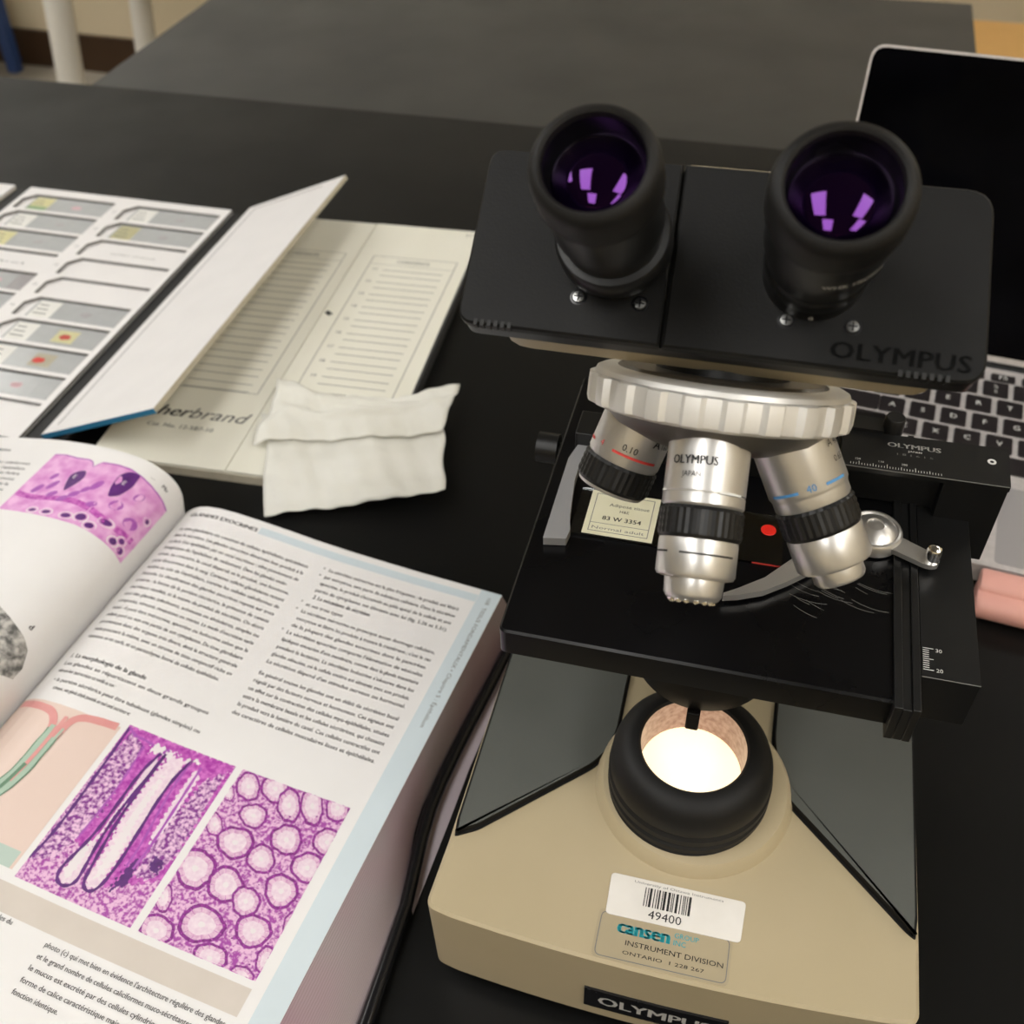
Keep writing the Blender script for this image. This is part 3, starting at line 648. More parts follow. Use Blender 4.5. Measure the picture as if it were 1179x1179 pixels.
# page blocks under the open pages
def block(top, bottom, name):
    prof = top+bottom; n = len(prof); ms = []
    vs = [(x,-.4,z) for x,z in prof]+[(x,YB+.4,z) for x,z in prof]
    mb = MB(); mb.add(vs, [(i,(i+1)%n,n+(i+1)%n,n+i) for i in range(n)]+[tuple(range(n)), tuple(range(2*n-1,n-1,-1))], 'fore_edge')
    return mb.build(name, book, smooth=30)
FY_ = [0,-50,-88,-122,-135,-147,-171,-197,-219,-276]; FX_ = [7.5,6.8,6.0,6.6,9,12.7,18.4,21.2,23.2,26]    # the lower pages fan out towards the reader
yb_ = sorted(set(list(np.linspace(-.4,YB+.4,40))), reverse=True); mb = MB(); vs_ = []
for y in yb_:
    fx_ = float(np.interp(-y,[-v for v in FY_],FX_)); vs_ += [(x,y,z-.3) for x,z in zip(RX,RZ)]+[(fx_*.42,y,17),(fx_*.75,y,10.5),(fx_,y,4.2),(-206,y,4.2)]
m_ = len(RX)+4; k_ = len(yb_)
mb.add(vs_, [(i*m_+j,i*m_+(j+1)%m_,(i+1)*m_+(j+1)%m_,(i+1)*m_+j) for i in range(k_-1) for j in range(m_)]+[tuple(range(m_)), tuple(range((k_-1)*m_,k_*m_))[::-1]], 'fore_edge')
mb.build('page_block', book, smooth=30)
block([(x-(.35 if i > 13 else 0),z-.3) for i,(x,z) in enumerate(zip(LX,LZ))], [(-206.2,4.2),(-432,4.2),(-428,16)], 'page_block')
# cover
mb = MB(); cx = [(-440,6),(11,6),(11,-20),(10.5,-50),(9.7,-87),(10.5,-121),(15.5,-147),(21,-170),(24,-196),(26.6,-218),(30,-285),(-440,-285)]
mb.prism(rounded(cx,[4,5]+[0]*8+[6,4]),.3,4,'book_cover'); 
# raised rim of the soft cover curling up along the fore edge
path = [(10.6,4,4.6),(10.6,-20,4.6),(10.2,-50,4.6),(9.6,-70,4.6),(9.4,-87,4.6),(9.5,-106,4.6),(10.6,-121,4.6),(13,-135,4.7),(16,-148,4.8),(20.4,-168,4.8),(23.6,-196,4.8),(26.2,-218,4.8),(29.4,-283,4.8)]
mb.tube(path,[2.8,3.0,3.2,3.3,3.3,3.4,3.5,3.3,3.1,3.0,3.0,3.2,3.4],'book_cover',n=12)
mb.build('cover', book, smooth=40)

def rfn(x0, y0, h=.14, rot=False): return (lambda p: rpt(x0+p[0], y0+p[1], h))
def bar(mb, x0,x1,y0,y1,mt,h,side='r',n=24,m=4):
    f_ = rpt if side == 'r' else lpt
    mb.grid(np.linspace(x0,x1,n), np.linspace(y0,y1,m), lambda x,y: f_(x,y,h), mt)
mb = MB(); bar(mb,-11.8,-.1,0,YB,'page_blue',.06,m=8,n=8); bar(mb,-146,-12,-4.2,-9.2,'page_blue',.06)
mb.build('margin_print', rpage, smooth=60)
# printed text of the right page
COL1 = ["Le tissu glandulaire est constitué de cellules épithéliales spécialisées","dans la sécrétion. Les glandes exocrines déversent leur produit à la","surface d'un épithélium par un canal excréteur ; elles proviennent de","l'invagination de l'épithélium de revêtement. Dans les glandes endo-","crines, au contraire, le canal disparaît et le produit, une hormone,","passe directement dans le sang. Certaines cellules glandulaires restent","isolées au sein de l'épithélium, comme les cellules caliciformes de","l'intestin. La classification des glandes exocrines repose sur trois","critères : la forme de la portion sécrétrice, la présence de canaux","excréteurs ramifiés, et la nature du produit de sécrétion. On décrit","ainsi des glandes tubuleuses, acineuses ou alvéolaires, simples ou","composées, séreuses, muqueuses ou mixtes. Le mode d'excrétion varie","aussi : il peut être mérocrine, apocrine ou holocrine selon que la","cellule perd ou non une partie de son cytoplasme. Du tissu glandulaire","proviennent donc des organes très divers, dont la structure générale","reste pourtant la même, avec un stroma de tissu conjonctif riche en","vaisseaux et en nerfs, et un parenchyme formé de cellules épithéliales."]
HD1 = "1. La morphologie de la glande"
COL1B = ["Les glandes se répartissent en deux grands groupes","selon que leur canal excréteur est ramifié ou non :","la portion sécrétrice peut être tubuleuse (glandes simples) ou","acineuse ; une glande simple possède un seul canal excréteur et","une glande composée un canal ramifié (glandes composées)."]
COL2 = [("La sécrétion mérocrine est la plus fréquente : le produit est libéré",0),("par exocytose, sans perte de substance cellulaire. Dans la sécrétion",0),("apocrine, le produit s'accumule au pôle apical de la cellule et une",0),("partie du cytoplasme est éliminée avec lui (fig. 5.26 et 5.31).",0),("2. Le mécanisme de sécrétion",1),("et ses trois types",0),("La sécrétion mérocrine ne provoque aucun dommage cellulaire,",0),("exocytose et libère les produits à travers la membrane ; c'est le cas",0),("de la plupart des glandes exocrines dont le pancréas.",0),("La sécrétion apocrine comporte l'élimination de vésicules",0),("lipidiques entourées d'une membrane, comme dans la glande mammaire",0),("pendant la lactation. La sécrétion holocrine s'observe dans les",0),("glandes sébacées, où la cellule entière est éliminée avec son produit.",0),("La sécrétion dépend d'un stimulus nerveux ou hormonal.",0),("",0),("En général toutes les glandes ont un débit de sécrétion basal",0),("régulé par des facteurs nerveux et hormonaux. Ces signaux ont",0),("un effet sur la contraction des cellules myo-épithéliales, situées",0),("entre la membrane basale et les cellules sécrétrices, qui chassent",0),("le produit vers la lumière du canal. Ces cellules contractiles ont",0),("des caractères de cellules musculaires lisses et épithéliales.",0)]
mb = MB()
mb.text('GLANDES EXOCRINES','text_ink',rfn(-193,-8.4),w=46,h=2.5,bold=.03)
rt = random.Random(5)
for i, s in enumerate(COL1):
    y = -20.5-i*5.2; w = 84 if i not in (3,16) else 80
    mb.text(s,'text_ink',rfn(-192,y),w=w if len(s) > 60 else w*len(s)/68,h=2.15,bold=.012)
mb.text(HD1,'text_ink',rfn(-192,-117.6),w=47,h=2.5,bold=.028)
yy = [-122.6,-127.4,-133.2,-138.0,-142.2]
for i, s in enumerate(COL1B[:2]): mb.text(s,'text_ink',rfn(-192,yy[i]),w=86 if i == 0 else 36,h=2.1,bold=.012)
for i, s in enumerate(COL1B[2:4]): mb.text('\u2022 '+s if i == 0 else s,'text_ink',rfn(-190 if i == 0 else -186,yy[i+2]),w=86 if i == 0 else 46,h=2.1,bold=.014)
y = -18.2
for s, b in COL2:
    if s:
        w = 78*min(1,len(s)/64) if len(s) < 52 else 78
        mb.text(s,'text_ink',rfn(-96 if not b else -95,y),w=w,h=2.15 if not b else 2.4,bold=.012 if not b else .028)
        if b: y -= .6
    y -= 5.05 if s else 2.6
for yb in (-18,-23.2,-43,-48.5,-63.5): mb.text('\u2022','text_ink',rfn(-99.5,yb),h=2.2)
# caption below the pictures
CAP = ["photo (c) qui met bien en évidence l'architecture régulière des glandes","et le grand nombre de cellules caliciformes muco-sécrétantes. Adjacent","le mucus est excrété par des cellules cylindriques qui s'intercalent","forme de calice caractéristique mais qui sont réparties, sans autre","fonction identique."]
for i, s in enumerate(CAP): mb.text(s,'text_ink',rfn(-106+0,-243.5-i*5.0),w=86 if i < 4 else 22,h=2.2,bold=.012)
CP2 = ["des glandes simples du","côlon, rectiligne","dont le fond est","dilaté ; par la","lumière le","mucus"]
for i, s in enumerate(CP2): mb.text(s,'text_ink',rfn(-150,-241.5-i*5.0),w=26*len(s)/22,h=2.2,bold=.012)
sd = lambda p: rpt(-4.6-p[1]-.6, -5-p[0], .14)
mb.text('108  TISSUS FONDAMENTAUX \u2022 Chapitre 5 : Épithélium','grey_ink',lambda p: rpt(-6.4+p[1], -4.5-p[0], .14),w=87,h=2.1)
mb.build('printed_text', rpage, smooth=0)

# homography helper: photo of a flat print -> rectangle on the page
def homog(src, dst):
    A = []; b = []
    for (x,y),(u,v) in zip(src,dst):
        A += [[x,y,1,0,0,0,-u*x,-u*y],[0,0,0,x,y,1,-v*x,-v*y]]; b += [u,v]
    h = np.linalg.solve(np.array(A,float),np.array(b,float)); 
    return lambda p: ((h[0]*p[0]+h[1]*p[1]+h[2])/(h[6]*p[0]+h[7]*p[1]+1), (h[3]*p[0]+h[4]*p[1]+h[5])/(h[6]*p[0]+h[7]*p[1]+1))
# picture of round glands in cross-section
I3 = (-74.2,-17.6,-142,-224); h3 = homog([(760,295),(1110,405),(810,955),(435,805)], [(I3[0],I3[2]),(I3[1],I3[2]),(I3[1],I3[3]),(I3[0],I3[3])])
mb = MB(); bar(mb,I3[0],I3[1],I3[2],I3[3],'hist_ground',.06,n=20,m=20)
rings = [(778,348,38,45),(865,352,45,45),(910,402,38,54),(985,402,37,64),(1068,405,38,48),(795,438,45,38),(738,523,60,50),(903,510,52,48),(1035,515,45,45),(822,572,46,46),(612,607,64,64),(972,597,52,50),(710,655,58,56),(888,672,54,55),(775,706,46,48),(512,697,30,48),(635,780,73,58),(800,798,58,53),(492,802,54,52),(662,885,56,48),(762,945,42,38),(848,893,38,48),(930,780,34,42),(672,470,26,36),(715,370,20,26)]
cl = lambda q: (min(max(q[0],I3[0]),I3[1]), min(max(q[1],I3[3]),I3[2]))
rg = random.Random(2)
for ri,(cx_,cy_,rx_,ry_) in enumerate(rings):
    dh = .004*ri
    n = 36; wob = [1+.05*math.sin(3*2*math.pi*k/n+cx_)+.03*math.sin(7*2*math.pi*k/n+cy_)+rg.uniform(-.03,.03) for k in range(n)]
    cxy = h3((cx_,cy_)); ringp = []
    for sc in (1.04,.86,.60,.16):
        ringp.append([cl(h3((cx_+rx_*sc*wob[k]*math.cos(2*math.pi*k/n), cy_+ry_*sc*wob[k]*math.sin(2*math.pi*k/n)))) for k in range(n)])
    def rp(q,h): return rpt(q[0],q[1],h)
    for lv,(a,b,mt,h) in enumerate(((0,1,'hist_ring',.10),(1,2,'hist_cell',.10),(2,3,'hist_pale',.10))):
        mb.add([rp(q,h+dh) for q in ringp[a]]+[rp(q,h+dh) for q in ringp[b]], [(k,(k+1)%n,n+(k+1)%n,n+k) for k in range(n)], mt)
    mb.add([rp(q,.10+dh) for q in ringp[3]], [tuple(range(n))], 'hist_white')
    for k in range(0,n,3):   # cell borders
        a = ringp[0][k]; b = ringp[2][k]; a2 = ringp[0][(k+1)%n]
        a = (a[0]*.85+b[0]*.15, a[1]*.85+b[1]*.15)
        dx, dy = b[0]-a[0], b[1]-a[1]; L = math.hypot(dx,dy)
        if L < .5: continue
        w = .16; nx, ny = -dy/L*w, dx/L*w
        mb.add([rp((a[0]+nx,a[1]+ny),.103+dh),rp((a[0]-nx,a[1]-ny),.103+dh),rp((b[0]-nx*.4,b[1]-ny*.4),.103+dh),rp((b[0]+nx*.4,b[1]+ny*.4),.103+dh)], [(0,1,2,3)], 'hist_magenta')
for i in range(150):
    x = rg.uniform(I3[0]+.8,I3[1]-.8); y = rg.uniform(I3[3]+.8,I3[2]-.8); s = rg.uniform(.3,.6)
    if any(((lambda q: (q[0]-x)**2+(q[1]-y)**2)(h3((c[0],c[1])))) < (8.2*c[2]/58)**2 for c in rings): continue
    mb.add([rpt(x+s*math.cos(k*1.05),y+s*.7*math.sin(k*1.05),.14) for k in range(6)], [tuple(range(6))], 'hist_ring')
o = mb.build('micrograph', rpage, smooth=0); o['label'] = 'printed picture of round purple glands'
# picture of long glands
I2 = (-136.5,-78,-142,-224); h2 = homog([(430,150),(745,285),(405,795),(45,620)], [(I2[0],I2[2]),(I2[1],I2[2]),(I2[1],I2[3]),(I2[0],I2[3])])
mb = MB(); LAY = [([(0,0),(2000,0),(2000,2000),(0,2000)],'hist_ground',0)]
cl2 = lambda q: (min(max(q[0],I2[0]),I2[1]), min(max(q[1],I2[3]),I2[2]))
def poly(pts, mt, h): LAY.append((pts, mt, h))
def strip(pts, w, mt, h, hom=h2, c=cl2):
    q = [hom(p) for p in pts]; L = []; Rr = []
    # smooth
    for _ in range(2):
        s = [q[0]]
        for a,b in zip(q[:-1],q[1:]): s += [(a[0]*.75+b[0]*.25,a[1]*.75+b[1]*.25),(a[0]*.25+b[0]*.75,a[1]*.25+b[1]*.75)]
        q = s+[q[-1]]
    for i in range(len(q)):
        a = q[max(i-1,0)]; b = q[min(i+1,len(q)-1)]; d = math.hypot(b[0]-a[0],b[1]-a[1]) or 1; nx, ny = -(b[1]-a[1])/d, (b[0]-a[0])/d
        ww = w*(1+(.25 if w < 2 else .03)*math.sin(i*1.7))
        L.append(rpt(*c((q[i][0]+nx*ww/2,q[i][1]+ny*ww/2)),h)); Rr.append(rpt(*c((q[i][0]-nx*ww/2,q[i][1]-ny*ww/2)),h))
    n = len(q); mb.add(L+Rr, [(k,k+1,n+k+1,n+k) for k in range(n-1)], mt)
poly([(430,150),(745,285),(640,450),(520,640),(330,660),(260,520),(180,480),(300,330)],'hist_magenta',.08)
poly([(430,170),(470,215),(330,420),(180,560),(95,560),(180,470),(300,320)],'hist_speck',.10)
poly([(640,330),(720,300),(560,560),(470,640),(420,620),(520,480)],'hist_speck',.10)
poly([(400,590),(450,560),(400,650),(340,670)],'hist_dark',.11); poly([(490,560),(520,580),(490,620),(470,600)],'hist_dark',.11)
C1 = [(520,238),(470,280),(420,340),(360,420),(300,490),(250,540),(195,590),(175,630),(195,655),(235,645),(265,600),(310,520),(380,420),(450,340),(535,240)]
C2 = [(530,245),(480,310),(410,400),(350,490),(290,590),(258,645),(272,675),(312,660),(370,590),(430,500),(500,390),(560,310),(615,262)]
C3 = [(615,262),(560,330),(500,430),(450,520),(400,590)]
C4 = [(640,285),(590,360),(530,450),(470,540),(420,600)]
poly([(430,340),(480,270),(520,250),(460,330),(390,410),(320,500),(265,590),(235,640),(200,645),(185,625),(205,590),(260,540),(320,480)],'hist_pale',.12)
poly([(545,245),(600,262),(550,320),(490,400),(425,500),(365,588),(310,650),(275,665),(268,645),(300,590),(360,490),(420,400),(490,310)],'hist_pale',.12)
poly([(500,330),(530,300),(450,430),(370,560),(310,630),(290,630),(340,550),(430,420)],'hist_white',.14)
poly([(245,545),(300,500),(250,590),(220,625),(200,625),(210,590)],'hist_white',.14)
poly([(620,290),(640,310),(540,460),(470,540),(480,500),(560,370)],'hist_pale',.12)
def inside(p, q):
    c_ = False; j = len(q)-1
    for i in range(len(q)):
        if (q[i][1] > p[1]) != (q[j][1] > p[1]) and p[0] < (q[j][0]-q[i][0])*(p[1]-q[i][1])/(q[j][1]-q[i][1])+q[i][0]: c_ = not c_
        j = i
    return c_
def paint():    # the print is laid down cell by cell, the upper shapes last
    inv = homog([(I2[0],I2[2]),(I2[1],I2[2]),(I2[1],I2[3]),(I2[0],I2[3])], [(430,150),(745,285),(405,795),(45,620)])
    nx, ny = 130, 180; L = sorted(LAY, key=lambda l: l[2])
    vs = [rpt(I2[0]+(I2[1]-I2[0])*i/nx, I2[2]+(I2[3]-I2[2])*j/ny, .06) for i in range(nx+1) for j in range(ny+1)]
    by = {}
    for i in range(nx):
        for j in range(ny):
            p = inv((I2[0]+(I2[1]-I2[0])*(i+.5)/nx, I2[2]+(I2[3]-I2[2])*(j+.5)/ny)); mt = 'hist_ground'
            p = (p[0]+6*math.sin(j*.9)*math.sin(i*.7), p[1]+5*math.sin(i*.8+1))
            for q, m_, h in L[1:]:
                if inside(p, q): mt = m_
            by.setdefault(mt, []).append((i*(ny+1)+j,(i+1)*(ny+1)+j,(i+1)*(ny+1)+j+1,i*(ny+1)+j+1))
    first = True
    mb._base = len(mb.v); mb.v += vs
    for mt, fs in by.items(): mb._reuse(fs, mt)
PAINT = True
for cpts in (C1,C2): strip(cpts,1.5,'hist_dark',.16)
strip(C3,1.0,'hist_mid',.16); strip(C4,1.3,'hist_mid',.16)
strip([(430,158),(360,250),(290,340),(220,430),(150,510),(95,560)],1.4,'hist_dark',.16)
strip([(470,215),(400,320),(320,420),(250,500)],1.0,'hist_mid',.16)
strip([(430,160),(445,185),(470,195),(500,215)],1.2,'hist_mid',.16); strip([(545,235),(540,225),(525,240)],1.2,'hist_mid',.16)
poly([(500,205),(520,215),(545,228),(600,252),(585,245),(560,240),(545,262),(520,238),(480,235)],'hist_white',.15)
poly([(640,262),(600,258),(590,275),(610,268),(640,275)],'hist_white',.15)
paint()
o = mb.build('micrograph', rpage, smooth=0); o['label'] = 'printed picture of long purple glands'
# drawing of a tubular gland
mb = MB(); bar(mb,-202,-139.5,-145,-222,'draw_pink',.12,n=130,m=14); bar(mb,-202,-141,-214,-222,'draw_mint',.18,n=130,m=4)
I0 = lambda q: q
bk = (mb, )
def pstrip(pts, w, mt, h): strip(pts, w, mt, h, hom=I0, c=I0)
pstrip([(-199,-148),(-184,-148.6),(-176,-149.4),(-171,-154),(-168.5,-162)],4,'draw_rose',.34); pstrip([(-141,-145.5),(-154,-146.4),(-161,-148.2),(-164,-153),(-164.5,-162)],4,'draw_rose',.36)
pstrip([(-167,-158),(-167.5,-170),(-167.5,-182),(-171,-194),(-177,-205)],9,'draw_dkgreen',.38); pstrip([(-167,-156),(-167.5,-170),(-167.5,-182),(-171,-194),(-177,-204.5)],7.6,'draw_green',.42)
pstrip([(-166.6,-150),(-167,-164),(-167.3,-176),(-169,-188)],2.2,'draw_rose',.46); pstrip([(-168,-178),(-170,-190),(-173,-199)],2.0,'draw_dkgreen',.5)
o = mb.build('gland_drawing', rpage, smooth=0); o['label'] = 'printed drawing of a green gland on salmon pink'
mb = MB(); bar(mb,-202,-17.2,-227.2,-238.6,'page_beige',.05,n=40,m=4); mb.build('caption_band', rpage, smooth=0)

# left page prints
top = [(-111.5,-12.4),(-104.2,-11.4),(-94.7,-12.4),(-85.5,-11.8),(-82.5,-13),(-79.8,-16.3),(-76.8,-11.4),(-67.1,-10),(-58.2,-9.9),(-50,-11.4),(-40,-13.5),(-26,-15.6)]
xs = [p[0] for p in top]; tp = lambda s: float(np.interp(s,xs,[p[1] for p in top])); btm = lambda s: float(np.interp(s,[-111.5,-60,-26],[-60.9,-58.2,-59.2]))
mb = MB(); gs = sorted(set(list(np.linspace(-111.5,-26,60))+xs))
mb.grid(gs, np.linspace(0,1,16), lambda s,t: lpt(s, tp(s)*(1-t)+btm(s)*t, .08), 'hist_pink')
mb.grid(gs, np.linspace(0,1,2), lambda s,t: lpt(s, tp(s)-t*.9, .13), 'hist_mid')
def lell(s, y, a, b, rot, mt, h, n=14):
    c_, s_ = math.cos(rot), math.sin(rot)
    mb.add([lpt(s+a*math.cos(2*math.pi*k/n)*c_-b*math.sin(2*math.pi*k/n)*s_, y+a*math.cos(2*math.pi*k/n)*s_+b*math.sin(2*math.pi*k/n)*c_, h) for k in range(n)], [tuple(range(n))], mt)
mb.grid(np.linspace(-111,-30,40), [0,1], lambda s,t: lpt(s, -44-2*math.sin(s*.11)-t*4, .11), 'hist_magenta')
for blob in ([(-81.2,-20.6),(-78.6,-25.9),(-79.9,-32),(-83.1,-39.6),(-86.3,-32.8),(-88.3,-26.5),(-85.5,-22.2)], [(-51.8,-10.9),(-50.6,-20.8),(-53,-29.7),(-57.9,-33.7),(-60.9,-25.5),(-61.8,-17.2),(-58.3,-11.8)]):
    cx_ = sum(p[0] for p in blob)/7; cy_ = sum(p[1] for p in blob)/7; q = rounded(blob,[2.2]*7,3); n = len(q)
    mb.add([lpt(*p,.15) for p in q]+[lpt(cx_,cy_,.15)], [(k,(k+1)%n,n) for k in range(n)], 'hist_dark')
for s,y,a,b,rt_ in ((-100,-41.3,4.2,2.2,1.1),(-92.8,-36.5,4.4,2,1.1),(-75.8,-39.2,3.6,2,.9),(-68.1,-28.8,4.6,2.2,1.2),(-50.6,-36,4,3.2,.6),(-79.9,-44.4,3.4,2,.8),(-88.1,-43,3.4,2,.8),(-44,-24,3.6,2.2,1),(-38,-40,4.6,3.6,.4),(-97,-30,3,1.8,1.1),(-72,-34,3,1.7,1),(-62,-42,3.2,2,.5)):
    lell(s,y,a,b,rt_,'hist_mid',.14)
for s,y,a,b in ((-81.2,-56,2.6,1.4),(-69.2,-54.6,2.8,1.6),(-61.2,-52.3,3,2.4),(-54,-55,2.6,1.9),(-48.1,-48.4,3.4,1.8),(-38.8,-54.8,2.2,2),(-35.1,-51.1,1.8,1.6),(-32,-55.5,2,1.8),(-31.5,-31,1.5,1.4),(-90,-57,2.2,1.2)):
    lell(s,y,a+1.5,b+1.3,.2,'hist_white',.13); lell(s,y,a+.8,b+.7,.2,'hist_pink',.15); lell(s,y,a,b,.2,'hist_dark',.17)
for s,y in ((-84.1,-27),(-55.6,-20.7)): mb.text('E','hist_white',lambda p,s=s,y=y: lpt(s-1.4+p[0],y-1.4+p[1],.2),h=3)
o = mb.build('micrograph', lpage, smooth=0); o['label'] = 'printed pink picture of cells with dark violet drops'
mb = MB(); g = [(-75,-118),(-59.2,-118.5),(-53.7,-120.6),(-46.6,-123.2),(-39.1,-125.9),(-33.3,-129.6),(-28.6,-137.2),(-30.2,-145.7),(-34,-152),(-50,-165),(-75,-165)]
tpx = [p[0] for p in g[1:7]]
mb.grid(np.linspace(-75,-28.6,30), np.linspace(0,1,8), lambda s,t: lpt(s, float(np.interp(s,[-75]+tpx,[-118]+[p[1] for p in g[1:7]]))*(1-t)+(-165+(s+75)*.45)*t, .08), 'sem_grey')
o = mb.build('grey_micrograph', lpage, smooth=0); o['label'] = 'printed grey electron picture at the page edge'
mb = MB()
mb.text('Cellules','text_ink',lambda p: lpt(-166+p[0],-13+p[1],.12),w=17,h=2.2,bold=.03)
for i,s in enumerate(["leurs cellules caliciformes","réparties dans l'épithélium","de l'intestin et de l'arbre","respiratoire, où le mucus","protège la surface de la","muqueuse contre les"]):
    mb.text(s,'text_ink',lambda p,i=i: lpt(-167+p[0],-24-i*4.6+p[1],.12),w=45,h=2.1,bold=.01)
mb.build('printed_text', lpage, smooth=0)
mb = MB(); mb.text('Mu','text_ink',lambda p: lpt(-39+p[0],-9.4+p[1],.12),h=2.4,bold=.03); mb.text('\u2014','text_ink',lambda p: lpt(-47+p[0],-9.4+p[1],.12),h=2.0)
mb.build('picture_label', lpage, smooth=0)
mb = MB(); mb.text('d','text_ink',lambda p: lpt(-41+p[0],-121+p[1],.12),h=3,bold=.04)
mb.build('picture_label', lpage, smooth=0)

# pale sheet sticking out from under the book
mb = MB(); mb.prism([(-60,-20),(16,-12),(17,-60),(18.2,-92.5),(20.4,-121.5),(21.8,-144),(23.4,-168),(-60,-60)],.02,.22,'lilac')
o = mb.build('loose_sheet', loc=BO, rotz=BY, smooth=0); tag(o, 'pale lilac paper sheet peeking out under the open textbook', 'paper')

# ------------------------------------------------------------------ slide folders
AO = (-234.13, 839.67, 0); AY = R(-17.2)
fa = empty('slide_folder', AO, AY); tag(fa, 'open white cardboard slide folder with raised flap, holding glass slides in two columns', 'slide folder')
W_, D_ = 203.5, 317
RP = 29.9
mb = MB(); mb.box(-W_,0,-D_,0,.4,5.4,'card_white'); mb.build('tray_base', fa, smooth=0)
mb = MB()
def wallbox(x0,x1,y0,y1): mb.box(x0,x1,y0,y1,5.4,8.2,'card_cut'); mb.add([(x0,y0,8.21),(x1,y0,8.21),(x1,y1,8.21),(x0,y1,8.21)],[(0,1,2,3)],'card_white')
for x0,x1 in ((-W_,-198.5),(-108.5,-95.5),(-5.5,0)): wallbox(x0,x1,-D_,0)
for cx0,cx1 in ((-198.5,-108.5),(-95.5,-5.5)):
    wallbox(cx0,cx1,-11,0)
    for i in range(10):
        y1 = -11-RP*i-26; y0 = y1-(RP-26) if i < 9 else -D_
        wallbox(cx0,cx1,y0,y1)
        yt = -11-RP*i
        mb.prism([(cx0,yt),(cx0+9,yt),(cx0,yt-9)],5.4,8.2,'card_cut'); mb.add([(cx0,yt,8.22),(cx0+9,yt,8.22),(cx0,yt-9,8.22)],[(0,2,1)],'card_white')
mb.build('slot_frame', fa, smooth=0)
for i in range(10):
    mb = MB(); mb.text(str(11+i),'grey_ink',lambda p,i=i:(-102+p[0],-27-RP*i+p[1],8.26),h=3.2,align='C'); mb.build('slot_number', fa, smooth=0)
for x,y,w,tx in ((-70,-27-RP*2,42,'section of tissue'),(-170,-27-RP*3,36,'label')):
    mb = MB(); mb.text(tx,'grey_ink',lambda p,x=x,y=y:(x+p[0],y+p[1],5.46),w=w,h=2.4); mb.build('slot_print', fa, smooth=0)
mb = MB(); mb.box(0.2,15,-D_+2,0,.3,5.5,'binding'); mb.box(-W_-17,-W_-.2,-D_,0,.3,5.0,'binding'); mb.build('cloth_hinge', fa, bevel=.8)
mb = MB(); mb.box(-W_-120,-W_-17.5,-D_,0,5.0,8.2,'card_white'); mb.box(-W_-120,-W_-17.5,-D_,0,.4,5,'card_edge'); o = mb.build('left_flap', fa, smooth=0)
# raised right flap, leaning over the second folder
fo = Vector((15.0,-311,9.6)); fx = Vector((96.6,0,40.2)).normalized(); fy = Vector((0,1,.0))
ff = frame(fo, fx, fy)
flap = empty('raised_flap', (0,0,0)); flap.parent = fa
bpy.data.objects.remove(flap)
mb = MB(); mb.box(0,104.5,0,316.5,-2.6,0,'card_edge',ff); mb.box(.2,104.3,.2,316.3,0,.1,'card_white',ff); mb.box(0,104.5,-.4,0,-3.6,.1,'blue_card',ff); mb.box(0,104.5,0,316.5,-3.4,-2.6,'card_edge',ff)
flap = mb.build('raised_flap', fa, smooth=0); flap['label'] = 'raised flap, white inside and blue outside'
mb = MB()
for x0,x1,y0,y1 in ((9.6,10.6,8,309),(9.6,84,308,309)): mb.box(x0,x1,y0,y1,.1,.16,'grey_ink',ff)
mb.build('border_line', flap, smooth=0)

# glass slides lying in the folder
def slide(row, col, label, lab, stain=None, spec='spec_grey', sx=50, extra=None, tint='frost'):
    x0 = (-92 if col else -195); yt = -11-RP*row-.8
    c, s = math.cos(AY), math.sin(AY)
    lx, ly = x0, yt-24.6
    t = empty('glass_slide', (AO[0]+c*lx-s*ly, AO[1]+s*lx+c*ly, 5.42), AY)
    tag(t, label, 'slide', 'glass slides in the open slide folder')
    MB().box(6,84,0,24.4,0,1.0,tint).build('glass_plate', t, smooth=0)
    o = MB().box(8,27,1.4,23,1.0,1.12,lab).build('paper_label', t, smooth=0)
    mb = MB()
    for k in range(3): mb.add([(10,6+k*5.5,1.15),(22-k*2,6+k*5.5,1.15),(22-k*2,7.3+k*5.5,1.15),(10,7.3+k*5.5,1.15)],[(0,1,2,3)],'grey_ink')
    mb.build('label_print', o, smooth=0)
    if extra: MB().box(8.1,26.9,1.5,8,1.13,1.17,extra).build('label_stripe', t, smooth=0)
    mb = MB(); mb.prism([(38,2),(70,2),(70,22.4),(38,22.4)],1.0,1.16,'frost'); mb.build('cover_slip', t, smooth=0)
    if stain:
        mb = MB(); mb.prism([(46,5),(64,5),(64,20),(46,20)],1.17,1.2,stain); mb.build('stain_field', t, smooth=0)
    rs = random.Random(row*7+col); q = [(sx+ (4+rs.random()*1.6)*math.cos(k*math.pi/8), 12+(2.6+rs.random()*1.2)*math.sin(k*math.pi/8)) for k in range(16)]
    mb = MB(); mb.prism(q,1.16,1.24,spec); mb.build('specimen', t, smooth=0)
slide(0,0,'glass slide with yellow label striped green, back corner of the folder by its black hinge','sl_yellow',None,'spec_pink',54,'sl_green')
slide(1,0,'glass slide with white label, second from the back in the left column','sl_white',None,'spec_grey',56)
slide(2,0,'glass slide with pale green label, third from the back in the left column','sl_yellow',None,'spec_grey',54)
slide(4,0,'pinkish glass slide alone at the left photo edge, below the empty slot','sl_white',None,'spec_pink',56,tint='spec_grey')
slide(5,0,'pinkish glass slide at the left photo edge, lowest visible of its column','sl_white',None,'spec_grey',56)
slide(0,1,'glass slide with white label, last at the back of the right column','sl_white',None,'spec_grey',54)
slide(1,1,'glass slide with olive label, second from the back in the right column','sl_olive',None,'spec_grey',54)
slide(5,1,'glass slide with white label, first below the three empty slots','sl_white',None,'spec_grey',54)
slide(6,1,'glass slide with a yellow field and dark red spot','sl_white','spec_yellow','spec_red',55)
